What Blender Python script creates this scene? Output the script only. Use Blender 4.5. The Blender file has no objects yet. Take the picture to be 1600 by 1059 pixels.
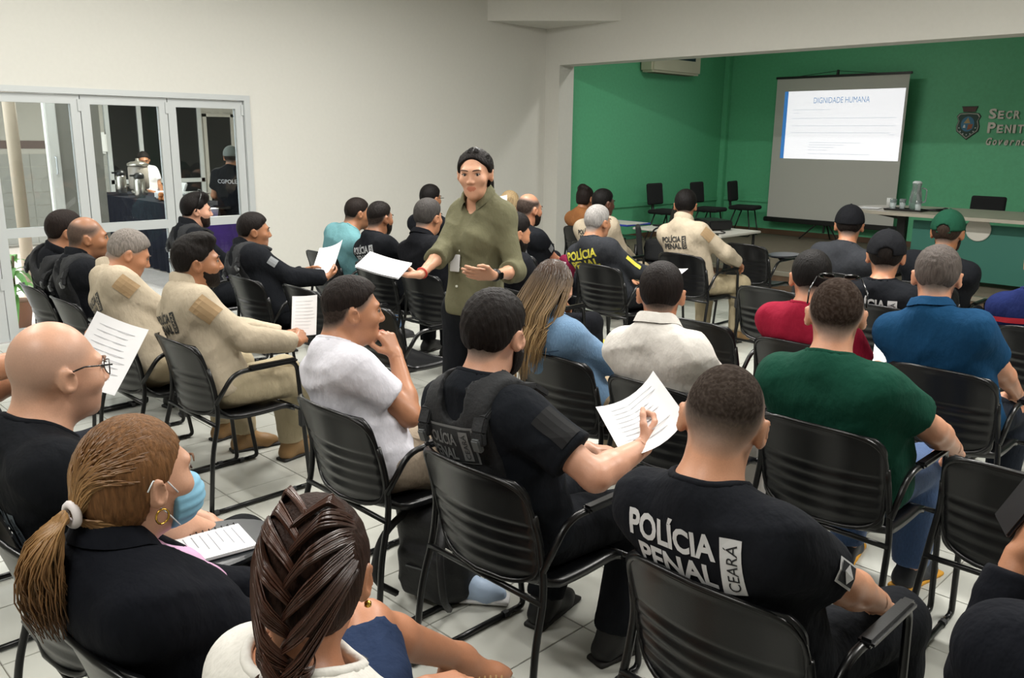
import bpy, bmesh, math, random
import numpy as np
from mathutils import Vector, Matrix
from mathutils.bvhtree import BVHTree

random.seed(7)
scene = bpy.context.scene
COL = scene.collection

# ------------------------------------------------------------ camera
cam_d = bpy.data.cameras.new('camera')
cam = bpy.data.objects.new('camera', cam_d)
COL.objects.link(cam)
_yaw, _pitch, _roll = math.radians(-45.308), math.radians(13.35), math.radians(-0.612)
_f = Vector((math.sin(_yaw)*math.cos(_pitch), math.cos(_yaw)*math.cos(_pitch), -math.sin(_pitch)))
_r = Vector((math.cos(_yaw), -math.sin(_yaw), 0))
_d = _f.cross(_r)
_r2 = _r*math.cos(_roll)+_d*math.sin(_roll)
_d2 = _d*math.cos(_roll)-_r*math.sin(_roll)
_m = Matrix((_r2, -_d2, -_f)).transposed().to_4x4()
_m.translation = (0, 0, 1.75)
cam.matrix_world = _m
cam_d.sensor_fit = 'HORIZONTAL'
cam_d.sensor_width = 36
cam_d.lens = 1328/1600*36
cam_d.clip_start = 0.02
scene.camera = cam

# ------------------------------------------------------------ exposure, sky, room lamps
vs = scene.view_settings
vs.view_transform = 'Standard'
vs.look = 'None'
vs.gamma = 1
vs.use_curve_mapping = False
vs.exposure = 0.04
world = bpy.data.worlds.new('sky')
scene.world = world
world.use_nodes = True
world.node_tree.nodes['Background'].inputs[0].default_value = (0.92, 0.95, 1.0, 1)
world.node_tree.nodes['Background'].inputs[1].default_value = 6.0
LAMP_W = 40           # watts of each ceiling luminaire
LAMPS = [(-6.2, 0.9), (-3.7, 0.2), (-1.2, -0.6), (-6.0, 2.7), (-3.7, 2.4), (-1.0, 2.0), (-4.9, 4.6), (-2.4, 4.6), (0.4, 4.6)]

# ------------------------------------------------------------ materials
MATS = {}
def lin(c):
    return tuple((x/12.92 if x <= .04045 else ((x+.055)/1.055)**2.4) for x in c)
def hexc(h):
    return lin(tuple(int(h[i:i+2], 16)/255 for i in (0, 2, 4)))
def mat(name, color, rough=.6, metal=0., bump=0., scale=40., var=0., stretch=None, emit=0., spec=.5, attr=False, sheen=0., bdist=.01):
    if name in MATS: return MATS[name]
    if isinstance(color, str): color = hexc(color)
    m = bpy.data.materials.new(name); m.use_nodes = True
    nt = m.node_tree; b = nt.nodes['Principled BSDF']
    b.inputs['Base Color'].default_value = (*color, 1)
    b.inputs['Roughness'].default_value = rough
    b.inputs['Metallic'].default_value = metal
    b.inputs['Specular IOR Level'].default_value = spec
    if sheen: b.inputs['Sheen Weight'].default_value = sheen
    if emit:
        b.inputs['Emission Color'].default_value = (*color, 1)
        b.inputs['Emission Strength'].default_value = emit
    tex = None
    if bump or var:
        tc = nt.nodes.new('ShaderNodeTexCoord'); mp = nt.nodes.new('ShaderNodeMapping')
        nt.links.new(tc.outputs['Object'], mp.inputs['Vector'])
        if stretch: mp.inputs['Scale'].default_value = stretch
        tex = nt.nodes.new('ShaderNodeTexNoise')
        tex.inputs['Scale'].default_value = scale; tex.inputs['Detail'].default_value = 4
        nt.links.new(mp.outputs[0], tex.inputs['Vector'])
    last = None
    if var:
        mx = nt.nodes.new('ShaderNodeMix'); mx.data_type = 'RGBA'; mx.inputs[0].default_value = 1
        ramp = nt.nodes.new('ShaderNodeMapRange')
        ramp.inputs['From Min'].default_value = .3; ramp.inputs['From Max'].default_value = .7
        ramp.inputs['To Min'].default_value = 0; ramp.inputs['To Max'].default_value = 1
        nt.links.new(tex.outputs['Fac'], ramp.inputs['Value'])
        nt.links.new(ramp.outputs[0], mx.inputs[0])
        mx.inputs[6].default_value = (*[c*(1-var) for c in color], 1)
        mx.inputs[7].default_value = (*[min(1, c*(1+var)) for c in color], 1)
        last = mx.outputs[2]
    if attr:
        at = nt.nodes.new('ShaderNodeVertexColor'); at.layer_name = 'Col'
        mm = nt.nodes.new('ShaderNodeMix'); mm.data_type = 'RGBA'; mm.blend_type = 'MULTIPLY'; mm.inputs[0].default_value = 1
        if last: nt.links.new(last, mm.inputs[6])
        else: mm.inputs[6].default_value = (*color, 1)
        nt.links.new(at.outputs[0], mm.inputs[7]); last = mm.outputs[2]
    if last: nt.links.new(last, b.inputs['Base Color'])
    if bump:
        bp = nt.nodes.new('ShaderNodeBump'); bp.inputs['Strength'].default_value = bump; bp.inputs['Distance'].default_value = bdist
        nt.links.new(tex.outputs['Fac'], bp.inputs['Height']); nt.links.new(bp.outputs[0], b.inputs['Normal'])
    MATS[name] = m
    return m
def glass(name, tint, refl=.06):
    if name in MATS: return MATS[name]
    m = bpy.data.materials.new(name); m.use_nodes = True; nt = m.node_tree
    nt.nodes.remove(nt.nodes['Principled BSDF'])
    out = nt.nodes['Material Output']
    t = nt.nodes.new('ShaderNodeBsdfTransparent'); t.inputs[0].default_value = (*tint, 1)
    g = nt.nodes.new('ShaderNodeBsdfGlossy'); g.inputs['Roughness'].default_value = .02
    fr = nt.nodes.new('ShaderNodeFresnel'); fr.inputs[0].default_value = 1.45
    mx = nt.nodes.new('ShaderNodeMixShader')
    nt.links.new(fr.outputs[0], mx.inputs[0]); nt.links.new(t.outputs[0], mx.inputs[1]); nt.links.new(g.outputs[0], mx.inputs[2])
    nt.links.new(mx.outputs[0], out.inputs[0])
    MATS[name] = m
    return m

# ------------------------------------------------------------ object helpers
def link(name, me, m=None, parent=None, smooth=False):
    o = bpy.data.objects.new(name, me); COL.objects.link(o)
    if m and not me.materials: me.materials.append(m)
    if parent is not None: o.parent = parent
    if smooth:
        me.polygons.foreach_set('use_smooth', np.ones(len(me.polygons), dtype=bool))
    return o
def empty(name, loc=(0, 0, 0), rz=0):
    o = bpy.data.objects.new(name, None); COL.objects.link(o)
    o.location = loc; o.rotation_euler = (0, 0, rz); o.empty_display_size = .05
    return o
def tag(o, label=None, cat=None, group=None, kind=None):
    if label: o['label'] = label
    if cat: o['category'] = cat
    if group: o['group'] = group
    if kind: o['kind'] = kind
    return o
def copy_tree(o, parent=None):
    c = o.copy(); COL.objects.link(c); c.parent = parent
    for ch in list(o.children): copy_tree(ch, c)
    return c
class MB:
    """collects verts and faces, then builds one mesh object"""
    def __init__(s): s.v = []; s.f = []
    def add(s, v, f):
        n = len(s.v); s.v += [tuple(p) for p in v]; s.f += [tuple(i+n for i in q) for q in f]; return s
    def box(s, lo, hi, bev=0., rot=None, c=None):
        lo = Vector(lo); hi = Vector(hi)
        if bev:
            bm = bmesh.new(); bmesh.ops.create_cube(bm, size=1)
            for v in bm.verts: v.co = Vector(((lo[i]+hi[i])/2+v.co[i]*(hi[i]-lo[i]) for i in range(3)))
            bmesh.ops.bevel(bm, geom=bm.edges[:], offset=bev, segments=2, affect='EDGES')
            v = [p.co.copy() for p in bm.verts]; f = [[q.index for q in fc.verts] for fc in bm.faces]; bm.free()
        else:
            v = [Vector((x, y, z)) for x in (lo[0], hi[0]) for y in (lo[1], hi[1]) for z in (lo[2], hi[2])]
            f = [(0, 1, 3, 2), (4, 6, 7, 5), (0, 4, 5, 1), (2, 3, 7, 6), (0, 2, 6, 4), (1, 5, 7, 3)]
        if rot is not None:
            c = Vector(c) if c is not None else (lo+hi)/2
            v = [c+rot@(p-c) for p in v]
        return s.add(v, f)
    def tube(s, pts, r, n=8, cap=True, closed=False):
        pts = [Vector(p) for p in pts]; m = len(pts)
        rs = r if isinstance(r, (list, tuple)) else [r]*m
        vs_, fs = [], []; prev = None
        for i, p in enumerate(pts):
            if closed: t = pts[(i+1) % m]-pts[i-1]
            else: t = pts[min(i+1, m-1)]-pts[max(i-1, 0)]
            t.normalize()
            if prev is None:
                a = Vector((0, 0, 1)) if abs(t.z) < .9 else Vector((1, 0, 0)); u = t.cross(a).normalized()
            else:
                u = (prev-t*prev.dot(t)).normalized()
            prev = u; w = t.cross(u)
            for k in range(n):
                an = 2*math.pi*k/n; vs_.append(p+(u*math.cos(an)+w*math.sin(an))*rs[i])
        for i in range(m if closed else m-1):
            for k in range(n):
                j = (i+1) % m
                fs.append((i*n+k, i*n+(k+1) % n, j*n+(k+1) % n, j*n+k))
        if cap and not closed:
            fs.append(tuple(range(n))[::-1]); fs.append(tuple((m-1)*n+k for k in range(n)))
        return s.add(vs_, fs)
    def lathe(s, prof, n=20, c=(0, 0, 0), sx=1., sy=1.):
        vs_, fs = [], []; c = Vector(c)
        for r, z in prof:
            for k in range(n):
                a = 2*math.pi*k/n; vs_.append(c+Vector((r*math.cos(a)*sx, r*math.sin(a)*sy, z)))
        for i in range(len(prof)-1):
            for k in range(n):
                fs.append((i*n+k, i*n+(k+1) % n, (i+1)*n+(k+1) % n, (i+1)*n+k))
        fs.append(tuple(range(n))[::-1]); fs.append(tuple((len(prof)-1)*n+k for k in range(n)))
        return s.add(vs_, fs)
    def prism(s, pts, h, M_=None):
        """outline in local xy pushed h along local z"""
        n = len(pts); v = [Vector((x, y, 0)) for x, y in pts]+[Vector((x, y, h)) for x, y in pts]
        if M_ is not None: v = [M_@p for p in v]
        f = [tuple(range(n))[::-1], tuple(range(n, 2*n))]+[(i, (i+1) % n, n+(i+1) % n, n+i) for i in range(n)]
        return s.add(v, f)
    def mesh(s, name):
        me = bpy.data.meshes.new(name); me.from_pydata(s.v, [], s.f); me.update(); return me
    def build(s, name, m, parent=None, smooth=False):
        return link(name, s.mesh(name), m, parent, smooth)
def bend(pts, rad=.05, n=5):
    """round the inner corners of a polyline"""
    pts = [Vector(p) for p in pts]; out = [pts[0]]
    for i in range(1, len(pts)-1):
        a, b, c = pts[i-1], pts[i], pts[i+1]
        d1 = (a-b); d2 = (c-b); r = min(rad, d1.length*.48, d2.length*.48)
        p = b+d1.normalized()*r; q = b+d2.normalized()*r
        for k in range(n+1):
            t = k/n; out.append(p*(1-t)**2+b*2*t*(1-t)+q*t*t)
    out.append(pts[-1]); return out
def struct(o): o['kind'] = 'structure'; return o

# text as a flat mesh (built-in font); returns verts (x, y), faces ; width fitted when asked
def text_mesh(body, size=1., width=None, bold=.0, height=None, shear=0., cell=None, space=1.):
    cu = bpy.data.curves.new('lettering', 'FONT'); cu.body = body; cu.size = 1; cu.offset = bold; cu.shear = shear
    cu.resolution_u = 3; cu.space_character = space
    o = bpy.data.objects.new('lettering', cu); COL.objects.link(o)
    dg = bpy.context.evaluated_depsgraph_get(); e = o.evaluated_get(dg); me = e.to_mesh()
    bm = bmesh.new(); bm.from_mesh(me); e.to_mesh_clear()
    bpy.data.objects.remove(o); bpy.data.curves.remove(cu)
    xs = [v.co.x for v in bm.verts]; ys = [v.co.y for v in bm.verts]
    x0, x1, y0, y1 = min(xs), max(xs), min(ys), max(ys)
    sx = size if width is None else width/(x1-x0); sy = sx if height is None else height/(y1-y0)
    for v in bm.verts: v.co.x = (v.co.x-(x0+x1)/2)*sx; v.co.y = (v.co.y-(y0+y1)/2)*sy; v.co.z = 0
    bmesh.ops.triangulate(bm, faces=bm.faces[:])
    if cell:
        W_ = (x1-x0)*sx/2; H_ = (y1-y0)*sy/2
        k = -W_+cell
        while k < W_:
            bmesh.ops.bisect_plane(bm, geom=bm.verts[:]+bm.edges[:]+bm.faces[:], plane_co=(k, 0, 0), plane_no=(1, 0, 0)); k += cell
        k = -H_+cell
        while k < H_:
            bmesh.ops.bisect_plane(bm, geom=bm.verts[:]+bm.edges[:]+bm.faces[:], plane_co=(0, k, 0), plane_no=(0, 1, 0)); k += cell
    bm.verts.index_update()
    v = [p.co.copy() for p in bm.verts]; f = [[q.index for q in fc.verts] for fc in bm.faces]; bm.free()
    return v, f
def rect_mesh(w, h, cell=.02):
    nx = max(1, int(w/cell)); ny = max(1, int(h/cell))
    v = [Vector((-w/2+w*i/nx, -h/2+h*j/ny, 0)) for j in range(ny+1) for i in range(nx+1)]
    f = [(j*(nx+1)+i, j*(nx+1)+i+1, (j+1)*(nx+1)+i+1, (j+1)*(nx+1)+i) for j in range(ny) for i in range(nx)]
    return v, f

# ============================================================ the setting
WX, YF, YP, ZC = -8.0, 12.875, 8.483, 3.6     # left wall plane, far wall, front of the beam, ceiling
ZS, YS = .25, 9.15                            # stage height and front edge
m_wall = mat('white_plaster', 'cac9c2', .75, bump=.05, scale=30, var=.012)
m_trimw = mat('white_paint', 'd6d5ce', .6)
m_green = mat('green_paint', '5bb083', .55, bump=.06, scale=25, var=.05)
m_ceil = mat('ceiling_white', 'd8d7d0', .8)
m_tile = mat('glazed_floor_tile', 'bfc0b8', .22, var=.05, scale=3, stretch=(1, .15, 1))
m_grout = mat('tile_grout', '8d887f', .9)
m_stage = mat('stage_carpet', '6b6253', .9, bump=.2, scale=60, var=.1)
m_riser = mat('stage_riser_wood', '4d3a28', .6, var=.2, scale=8)
m_base = mat('baseboard_wood', '5e4734', .5)
m_alu = mat('white_aluminium', 'b9bdbd', .35, metal=.1)

def slab(name, lo, hi, m, parent=None): return MB().box(lo, hi).build(name, m, parent)
# floor with real tiles
fl = struct(slab('floor', (WX, -4, -.12), (4, YS+.1, -.006), m_grout))
TS, TX, TY = .4, -1.8, 1.765
tiles = []
i0, i1 = int(math.floor((WX-TX)/TS)), int(math.ceil((4-TX)/TS)); j0, j1 = int(math.floor((-4-TY)/TS)), int(math.ceil((YS-TY)/TS))
tm = MB().box((-.198, -.198, -.006), (.198, .198, 0.), bev=.0015).mesh('tile'); tm.materials.append(m_tile)
minv = cam.matrix_world.inverted()
rest = MB()
for i in range(i0, i1):
    for j in range(j0, j1):
        c = Vector((TX+(i+.5)*TS, TY+(j+.5)*TS, 0))
        if c.x-.2 < WX or c.x+.2 > 4 or c.y-.2 < -4 or c.y+.2 > YS: 
            lo = (max(c.x-.198, WX), max(c.y-.198, -4), -.006); hi = (min(c.x+.198, 4), min(c.y+.198, YS), 0)
            if hi[0]-lo[0] > .02 and hi[1]-lo[1] > .02: rest.box(lo, hi)
            continue
        q = minv@c
        infr = q.z < -.5 and abs(q.x/q.z) < .64 and abs(q.y/q.z) < .44
        if infr: tiles.append((-q.z, c))
        else: rest.box(c-Vector((.198, .198, .006)), c+Vector((.198, .198, 0)))
tiles.sort(key=lambda t: t[0])
for k, (dd, c) in enumerate(tiles):
    if k < 290:
        o = bpy.data.objects.new('tile', tm); COL.objects.link(o); o.parent = fl; o.location = c
    else: rest.box(c-Vector((.198, .198, .006)), c+Vector((.198, .198, 0)))
tag(rest.build('tile_field', m_tile, fl), kind='stuff')

struct(slab('ceiling', (WX-.2, -4, ZC), (4, YF+.2, ZC+.15), m_ceil))
DOOR0, DOOR1, DOORZ = .40, 4.24, 2.12
wl = MB().box((WX-.15, -4, 0), (WX, DOOR0, ZC)).box((WX-.15, DOOR0, DOORZ), (WX, DOOR1, ZC)).box((WX-.15, DOOR1, 0), (WX, YP+.28, ZC))
struct(wl.build('wall_left', m_wall))
struct(slab('wall_back', (WX-.15, -4.15, 0), (4.15, -4, ZC), m_wall))
struct(slab('wall_right', (4, -4, 0), (4.15, YF+.15, ZC), m_wall))
struct(slab('wall_alcove_left', (WX-.15, YP+.28, 0), (WX, YF, ZC), m_green))
wf = MB().box((WX-.15, YF, 0), (4.15, YF+.15, ZC)).box((-4.80, YF-.012, ZS), (4, YF, ZC))
struct(wf.build('wall_front', m_green))
struct(MB().box((WX, YP, 0), (-7.755, YP+.28, ZC)).build('trim_1', m_wall)); bpy.data.objects['trim_1'].name = 'trim_pillar'
struct(slab('trim_beam', (-7.755, YP, 2.66), (4, YP+.28, ZC), m_wall))
struct(MB().prism([(WX, 7.44), (WX, YP), (-6.78, YP)][::-1], ZC-3.12, Matrix.Translation((0, 0, 3.12))).build('trim_corner_box', m_wall))
st = MB().box((WX, YS, -.1), (4, YF, ZS))
struct(st.build('floor_stage', m_stage))
struct(MB().box((WX, YS-.02, 0), (4, YS, ZS-.04)).build('trim_stage_riser', m_riser))
struct(MB().box((WX, YS-.035, ZS-.04), (4, YS+.03, ZS+.006), bev=.004).build('trim_stage_nosing', mat('stage_nosing_metal', '8f8a7c', .4, metal=.5)))
struct(MB().box((WX, YF-.02, ZS), (-4.8, YF, ZS+.08)).box((-4.8, YF-.032, ZS), (4, YF-.012, ZS+.08)).build('baseboard_front', m_base))
struct(MB().box((WX, YP+.28, ZS), (WX+.02, YF-.02, ZS+.08)).build('baseboard_alcove', m_base))
struct(MB().box((WX, YP+.28, .74), (WX+.025, YF-.02, .80), bev=.004).build('trim_chair_rail_left', m_green))
struct(MB().box((WX, YF-.025, .75), (-5.2, YF, .81), bev=.004).build('trim_chair_rail_front', m_green))
struct(MB().box((WX, YF-.1, ZS), (WX+.1, YF, ZC), bev=.01).build('trim_alcove_corner', m_green))

# glazed aluminium doors in the left wall
m_glass = glass('tinted_glass', (.74, .77, .76))
m_clear = glass('clear_glass', (.93, .95, .95))
jam = MB().box((WX-.12, DOOR1-.06, 0), (WX+.015, DOOR1, DOORZ)).box((WX-.12, DOOR0, DOORZ-.05), (WX+.015, DOOR1-.06, DOORZ)).box((WX-.12, DOOR0, 0), (WX+.015, DOOR0+.05, DOORZ-.05))
struct(jam.build('trim_door_frame', m_alu))
edges = [.45, 1.17, 1.91, 2.67, 3.43, 4.18]
for n in range(len(edges)-1):
    a, b = edges[n]+.004, edges[n+1]-.004
    lf = empty('door_%d' % (n+1), (WX-.05, (a+b)/2, 0)); struct(lf)
    h = (b-a)/2; x0, x1 = -.025, .03
    MB().box((x0, -h, .01), (x1, -h+.075, DOORZ-.055)).build('stile', m_alu, lf)
    MB().box((x0, h-.075, .01), (x1, h, DOORZ-.055)).build('stile', m_alu, lf)
    MB().box((x0, -h+.075, DOORZ-.13), (x1, h-.075, DOORZ-.055)).build('top_rail', m_alu, lf)
    MB().box((x0, -h+.075, .88), (x1, h-.075, .96)).build('middle_rail', m_alu, lf)
    MB().box((x0, -h+.075, .01), (x1, h-.075, .1)).build('bottom_rail', m_alu, lf)
    MB().box((-.003, -h+.07, .955), (.003, h-.07, DOORZ-.125)).build('pane', m_glass, lf)
    MB().box((-.003, -h+.07, .095), (.003, h-.07, .885)).build('pane', m_clear if n < 3 else m_glass, lf)
    hg = MB()
    for z in (.5, 1.98): hg.box((.03, h-.02, z-.05), (.042, h+.006, z+.05), bev=.002)
    hg.build('hinge', m_alu, lf)
    if n == 2:
        MB().tube(bend([(.03, -h+.03, 1.28), (.075, -h+.03, 1.28), (.075, -h+.03, 1.46), (.03, -h+.03, 1.46)], .02, 3), .008).build('door_handle', m_alu, lf)

# ceiling luminaires
m_tube = mat('lit_tube', (1, .96, .88), .5, emit=9)
m_lampb = mat('lamp_body', 'e8e8e4', .4)
def luminaire(x, y, watts, z=ZC, rz=0., label=''):
    t = empty('ceiling_light', (x, y, z), rz)
    tag(t, label, 'lamp', 'tube luminaires on the ceiling')
    MB().box((-.65, -.11, -.07), (.65, .11, -.001), bev=.01).build('housing', m_lampb, t)
    for s in (-.055, .055):
        MB().tube([(-.6, s, -.09), (.6, s, -.09)], .014, 8).build('tube', m_tube, t)
    ld = bpy.data.lights.new('tube_light', 'AREA'); ld.shape = 'RECTANGLE'; ld.size = 1.25; ld.size_y = .2
    ld.energy = watts; ld.color = (1, .975, .93)
    lo = bpy.data.objects.new('tube_light', ld); COL.objects.link(lo); lo.parent = t; lo.location = (0, 0, -.115)
_w = ['back left', 'back middle', 'back right', 'middle left', 'centre', 'middle right', 'front left', 'front middle', 'front right']
for i, (x, y) in enumerate(LAMPS): luminaire(x, y, LAMP_W*(1.25, .95, 3.2)[i//3], label='white tube luminaire on the ceiling, %s of the hall' % _w[i])
luminaire(-5.5, 9.55, LAMP_W*.8, label='added fill luminaire on the alcove ceiling, hidden behind the beam')  # added lamp, out of view, to brighten the green alcove walls

# ============================================================ tablet-arm chairs
m_plast = mat('black_plastic', '0d0e10', .3, bump=.03, scale=180, spec=.4)
m_tubeb = mat('black_steel_tube', '0e0f10', .3, metal=.2)
m_rub = mat('grey_rubber', '2a2b2c', .7)
m_pad = mat('black_tablet', '1b1e22', .28)
def back_mesh():
    NU, NV = 18, 34
    def P(u, v, side):           # u -1..1, v 0..1
        wv = .232-.012*(1-v)
        e = min(1, (1-v)/.16); tp = 1-(1-e)**2.6*.16 if e < 1 else 1
        e2 = min(1, v/.12); bt = 1-(1-e2)**2.4*.10
        x = u*wv*tp*bt
        z = .455+v*.366-.018*u*u*(v-.35)*1.0
        y = .072-v*.085-.055*(1-u*u)+.012*math.sin(v*math.pi)
        rib = 0
        if v < .56 and abs(u) < .93:
            k = (v-.07)/.1225
            if 0 < k < 4: rib = .009*(abs(math.sin(k*math.pi))**.7)-.004
        elif v < .96 and abs(u) < .93: rib = .003
        else: rib = .006
        th = .007
        return (x, y-(rib+th if side else -th*.3-(-rib*.4)), z)
    v = []; f = []
    for side in (0, 1):
        for j in range(NV+1):
            for i in range(NU+1): v.append(P(-1+2*i/NU, j/NV, side))
    n = (NU+1)*(NV+1); ix = lambda i, j, s: s*n+j*(NU+1)+i
    for j in range(NV):
        for i in range(NU):
            f.append((ix(i, j, 0), ix(i, j+1, 0), ix(i+1, j+1, 0), ix(i+1, j, 0)))
            f.append((ix(i, j, 1), ix(i+1, j, 1), ix(i+1, j+1, 1), ix(i, j+1, 1)))
    for j in range(NV):
        f.append((ix(0, j, 0), ix(0, j, 1), ix(0, j+1, 1), ix(0, j+1, 0))); f.append((ix(NU, j, 0), ix(NU, j+1, 0), ix(NU, j+1, 1), ix(NU, j, 1)))
    for i in range(NU):
        f.append((ix(i, 0, 0), ix(i+1, 0, 0), ix(i+1, 0, 1), ix(i, 0, 1))); f.append((ix(i, NV, 0), ix(i, NV, 1), ix(i+1, NV, 1), ix(i+1, NV, 0)))
    me = bpy.data.meshes.new('backrest'); me.from_pydata(v, [], f); me.update()
    me.polygons.foreach_set('use_smooth', np.ones(len(me.polygons), dtype=bool)); me.materials.append(m_plast)
    return me
def rim_pts():
    pts = []
    for k in range(40):
        a = 2*math.pi*k/40; ca, sa = math.cos(a), math.sin(a)
        sgn = lambda t: (1 if t > 0 else -1)
        u = sgn(ca)*abs(ca)**.42; v = .5+.5*sgn(sa)*abs(sa)**.42
        pts.append((u*(.232-.012*(1-v)), .072-v*.085-.055*(1-u*u)+.012*math.sin(v*math.pi)-.008, .455+v*.366-.018*u*u*(v-.35)))
    return pts
def seat_mesh():
    NU, NV = 14, 16; v = []; f = []
    for s in (0, 1):
        for j in range(NV+1):
            t = j/NV
            for i in range(NU+1):
                u = -1+2*i/NU
                wy = .225*(1-max(0, (.22-t)/.22)**2*.32)*(1-max(0, (t-.92)/.08)**2*.05)
                y = .035+.43*t-.0*u*u+(.05*u*u*(1-t)**3)
                z = .447+.014*u*u-.012*math.sin(t*math.pi)-.035*max(0, (t-.8)/.2)**2+.03*max(0, (.15-t)/.15)**2
                if s == 0 and abs(u) < .8 and .2 < t < .85: z += .0025*math.sin(t*80)
                v.append((u*wy, y, z-s*.026))
    n = (NU+1)*(NV+1); ix = lambda i, j, s: s*n+j*(NU+1)+i
    for j in range(NV):
        for i in range(NU):
            f.append((ix(i, j, 0), ix(i+1, j, 0), ix(i+1, j+1, 0), ix(i, j+1, 0))); f.append((ix(i, j, 1), ix(i, j+1, 1), ix(i+1, j+1, 1), ix(i+1, j, 1)))
    for j in range(NV):
        f.append((ix(0, j, 0), ix(0, j+1, 0), ix(0, j+1, 1), ix(0, j, 1))); f.append((ix(NU, j, 0), ix(NU, j, 1), ix(NU, j+1, 1), ix(NU, j+1, 0)))
    for i in range(NU):
        f.append((ix(i, 0, 0), ix(i, 0, 1), ix(i+1, 0, 1), ix(i+1, 0, 0))); f.append((ix(i, NV, 0), ix(i+1, NV, 0), ix(i+1, NV, 1), ix(i, NV, 1)))
    me = bpy.data.meshes.new('seat'); me.from_pydata(v, [], f); me.update()
    me.polygons.foreach_set('use_smooth', np.ones(len(me.polygons), dtype=bool)); me.materials.append(m_plast)
    return me
def make_chair():
    t = empty('tablet_chair')
    bk = link('backrest', back_mesh(), None, t)
    MB().tube(rim_pts(), .008, 6, closed=True).build('rim', m_tubeb, bk, True)
    se = link('seat', seat_mesh(), None, t)
    MB().box((-.2, .05, .41), (-.165, .052, .432)).build('sticker', mat('sticker', 'b8b8b0', .5), se)
    R = .0115
    for s in (-1, 1):
        X = .272*s
        MB().tube(bend([(X, -.03, .015), (X*.965, .0, .30), (X*.93, .045, .46), (X*.86, .045, .60), (X*.84, .02, .70)], .06), R, 8).build('rear_leg', m_tubeb, t, True)
        MB().tube([(X, -.045, .014), (X, .44, .014)], R, 8).build('runner', m_tubeb, t, True)
        for y in (-.01, .40): MB().tube([(X, y-.012, .014), (X, y+.012, .014)], .0145, 8).build('glide', m_rub, t)
    MB().tube(bend([(-.272, .44, .014), (-.272, .495, .014), (-.262, .43, .425), (-.2, .42, .425)], .05), R, 8).build('front_leg', m_tubeb, t, True)
    MB().tube(bend([(.272, .44, .014), (.272, .50, .014), (.268, .455, .675), (.262, .13, .668), (.252, .035, .53)], .055), R, 8).build('armrest', m_tubeb, t, True)
    MB().box((.25, .20, .667), (.288, .455, .69), bev=.008).build('arm_pad', m_plast, t)
    MB().box((.254, .455, .33), (.284, .482, .42), bev=.006).build('hinge_block', m_rub, t)
    MB().tube([(-.262, .425, .425), (.268, .47, .42)], .010, 8).build('front_crossbar', m_tubeb, t, True)
    MB().tube([(-.258, .03, .43), (.258, .03, .43)], .010, 8).build('rear_crossbar', m_tubeb, t, True)
    return t
CHAIR = make_chair()
def add_tablet(t, raised=True):
    prof = [(.155, -.008), (.163, 0), (.163, .008), (.155, .013)]
    w = MB().lathe(prof, 28, (.20, .36, .70), .82, 1.18).build('writing_tablet', m_pad, t, False)
    MB().tube(bend([(.268, .46, .60), (.27, .46, .685), (.2, .36, .69)], .03), .009).build('tablet_bracket', m_tubeb, w, True)
    MB().box((.17, .30, .66), (.25, .40, .692), bev=.008).build('pivot', m_rub, w)
used = [False]
def chair(cx, yb, label, rz=0., tablet=False):
    t = CHAIR if not used[0] else copy_tree(CHAIR)
    used[0] = True
    t.location = (cx, yb, 0); t.rotation_euler = (0, 0, rz)
    tag(t, label, 'chair', 'black tablet-arm chairs set out in rows')
    if tablet: TAB.append(t)
    return t
TAB = []

# ============================================================ signed-distance modelling (numpy) for bodies, clothes and hair
def V(*a): return np.array(a if len(a) > 1 else a[0], dtype=np.float32)
def nrm(v): v = np.asarray(v, np.float32); return v/(np.linalg.norm(v)+1e-9)
def rotm(yaw=0, pitch=0, roll=0):
    """yaw left +, pitch down +, roll to the right + ; columns right, forward, up"""
    return np.array((Matrix.Rotation(yaw, 3, 'Z')@Matrix.Rotation(-pitch, 3, 'X')@Matrix.Rotation(roll, 3, 'Y')), dtype=np.float32)
def cone(a, b, ra, rb, k=.03, cuts=None): return dict(t='c', a=V(a), b=V(b), ra=ra, rb=rb, k=k, cuts=cuts)
def ell(c, r, R=None, k=.03, cuts=None): return dict(t='e', c=V(c), r=V(r), R=np.eye(3, dtype=np.float32) if R is None else R, k=k, cuts=cuts)
def rbox(c, r, R=None, rad=.01, k=.01, cuts=None): return dict(t='b', c=V(c), r=V(r), R=np.eye(3, dtype=np.float32) if R is None else R, rad=rad, k=k, cuts=cuts)
def infl(p, e, **kw):
    q = dict(p)
    if p['t'] == 'c': q['ra'] = p['ra']+e; q['rb'] = p['rb']+e
    else: q['r'] = p['r']+e
    q.update(kw); return q
def bbox(p):
    if p['t'] == 'c':
        m = max(p['ra'], p['rb']); return np.minimum(p['a'], p['b'])-m, np.maximum(p['a'], p['b'])+m
    if p['t'] == 'e': e = np.sqrt(((p['R']*p['r'])**2).sum(1))
    else: e = np.abs(p['R'])@p['r']
    return p['c']-e, p['c']+e
def dist(p, P):
    if p['t'] == 'c':
        ba = p['b']-p['a']; pa = P-p['a']
        h = np.clip((pa@ba)/(ba@ba+1e-9), 0, 1)
        d = np.sqrt(((pa-h[..., None]*ba)**2).sum(-1))-(p['ra']+(p['rb']-p['ra'])*h)
    elif p['t'] == 'e':
        q = (P-p['c'])@p['R']
        k0 = np.sqrt(((q/p['r'])**2).sum(-1)); k1 = np.sqrt(((q/p['r']**2)**2).sum(-1))
        d = k0*(k0-1)/(k1+1e-6)
    else:
        q = np.abs((P-p['c'])@p['R'])-(p['r']-p['rad'])
        d = np.sqrt((np.maximum(q, 0)**2).sum(-1))+np.minimum(q.max(-1), 0)-p['rad']
    if p['cuts']:
        for n, o in p['cuts']: d = np.maximum(d, (P-V(o))@nrm(n))
    return d
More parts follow.
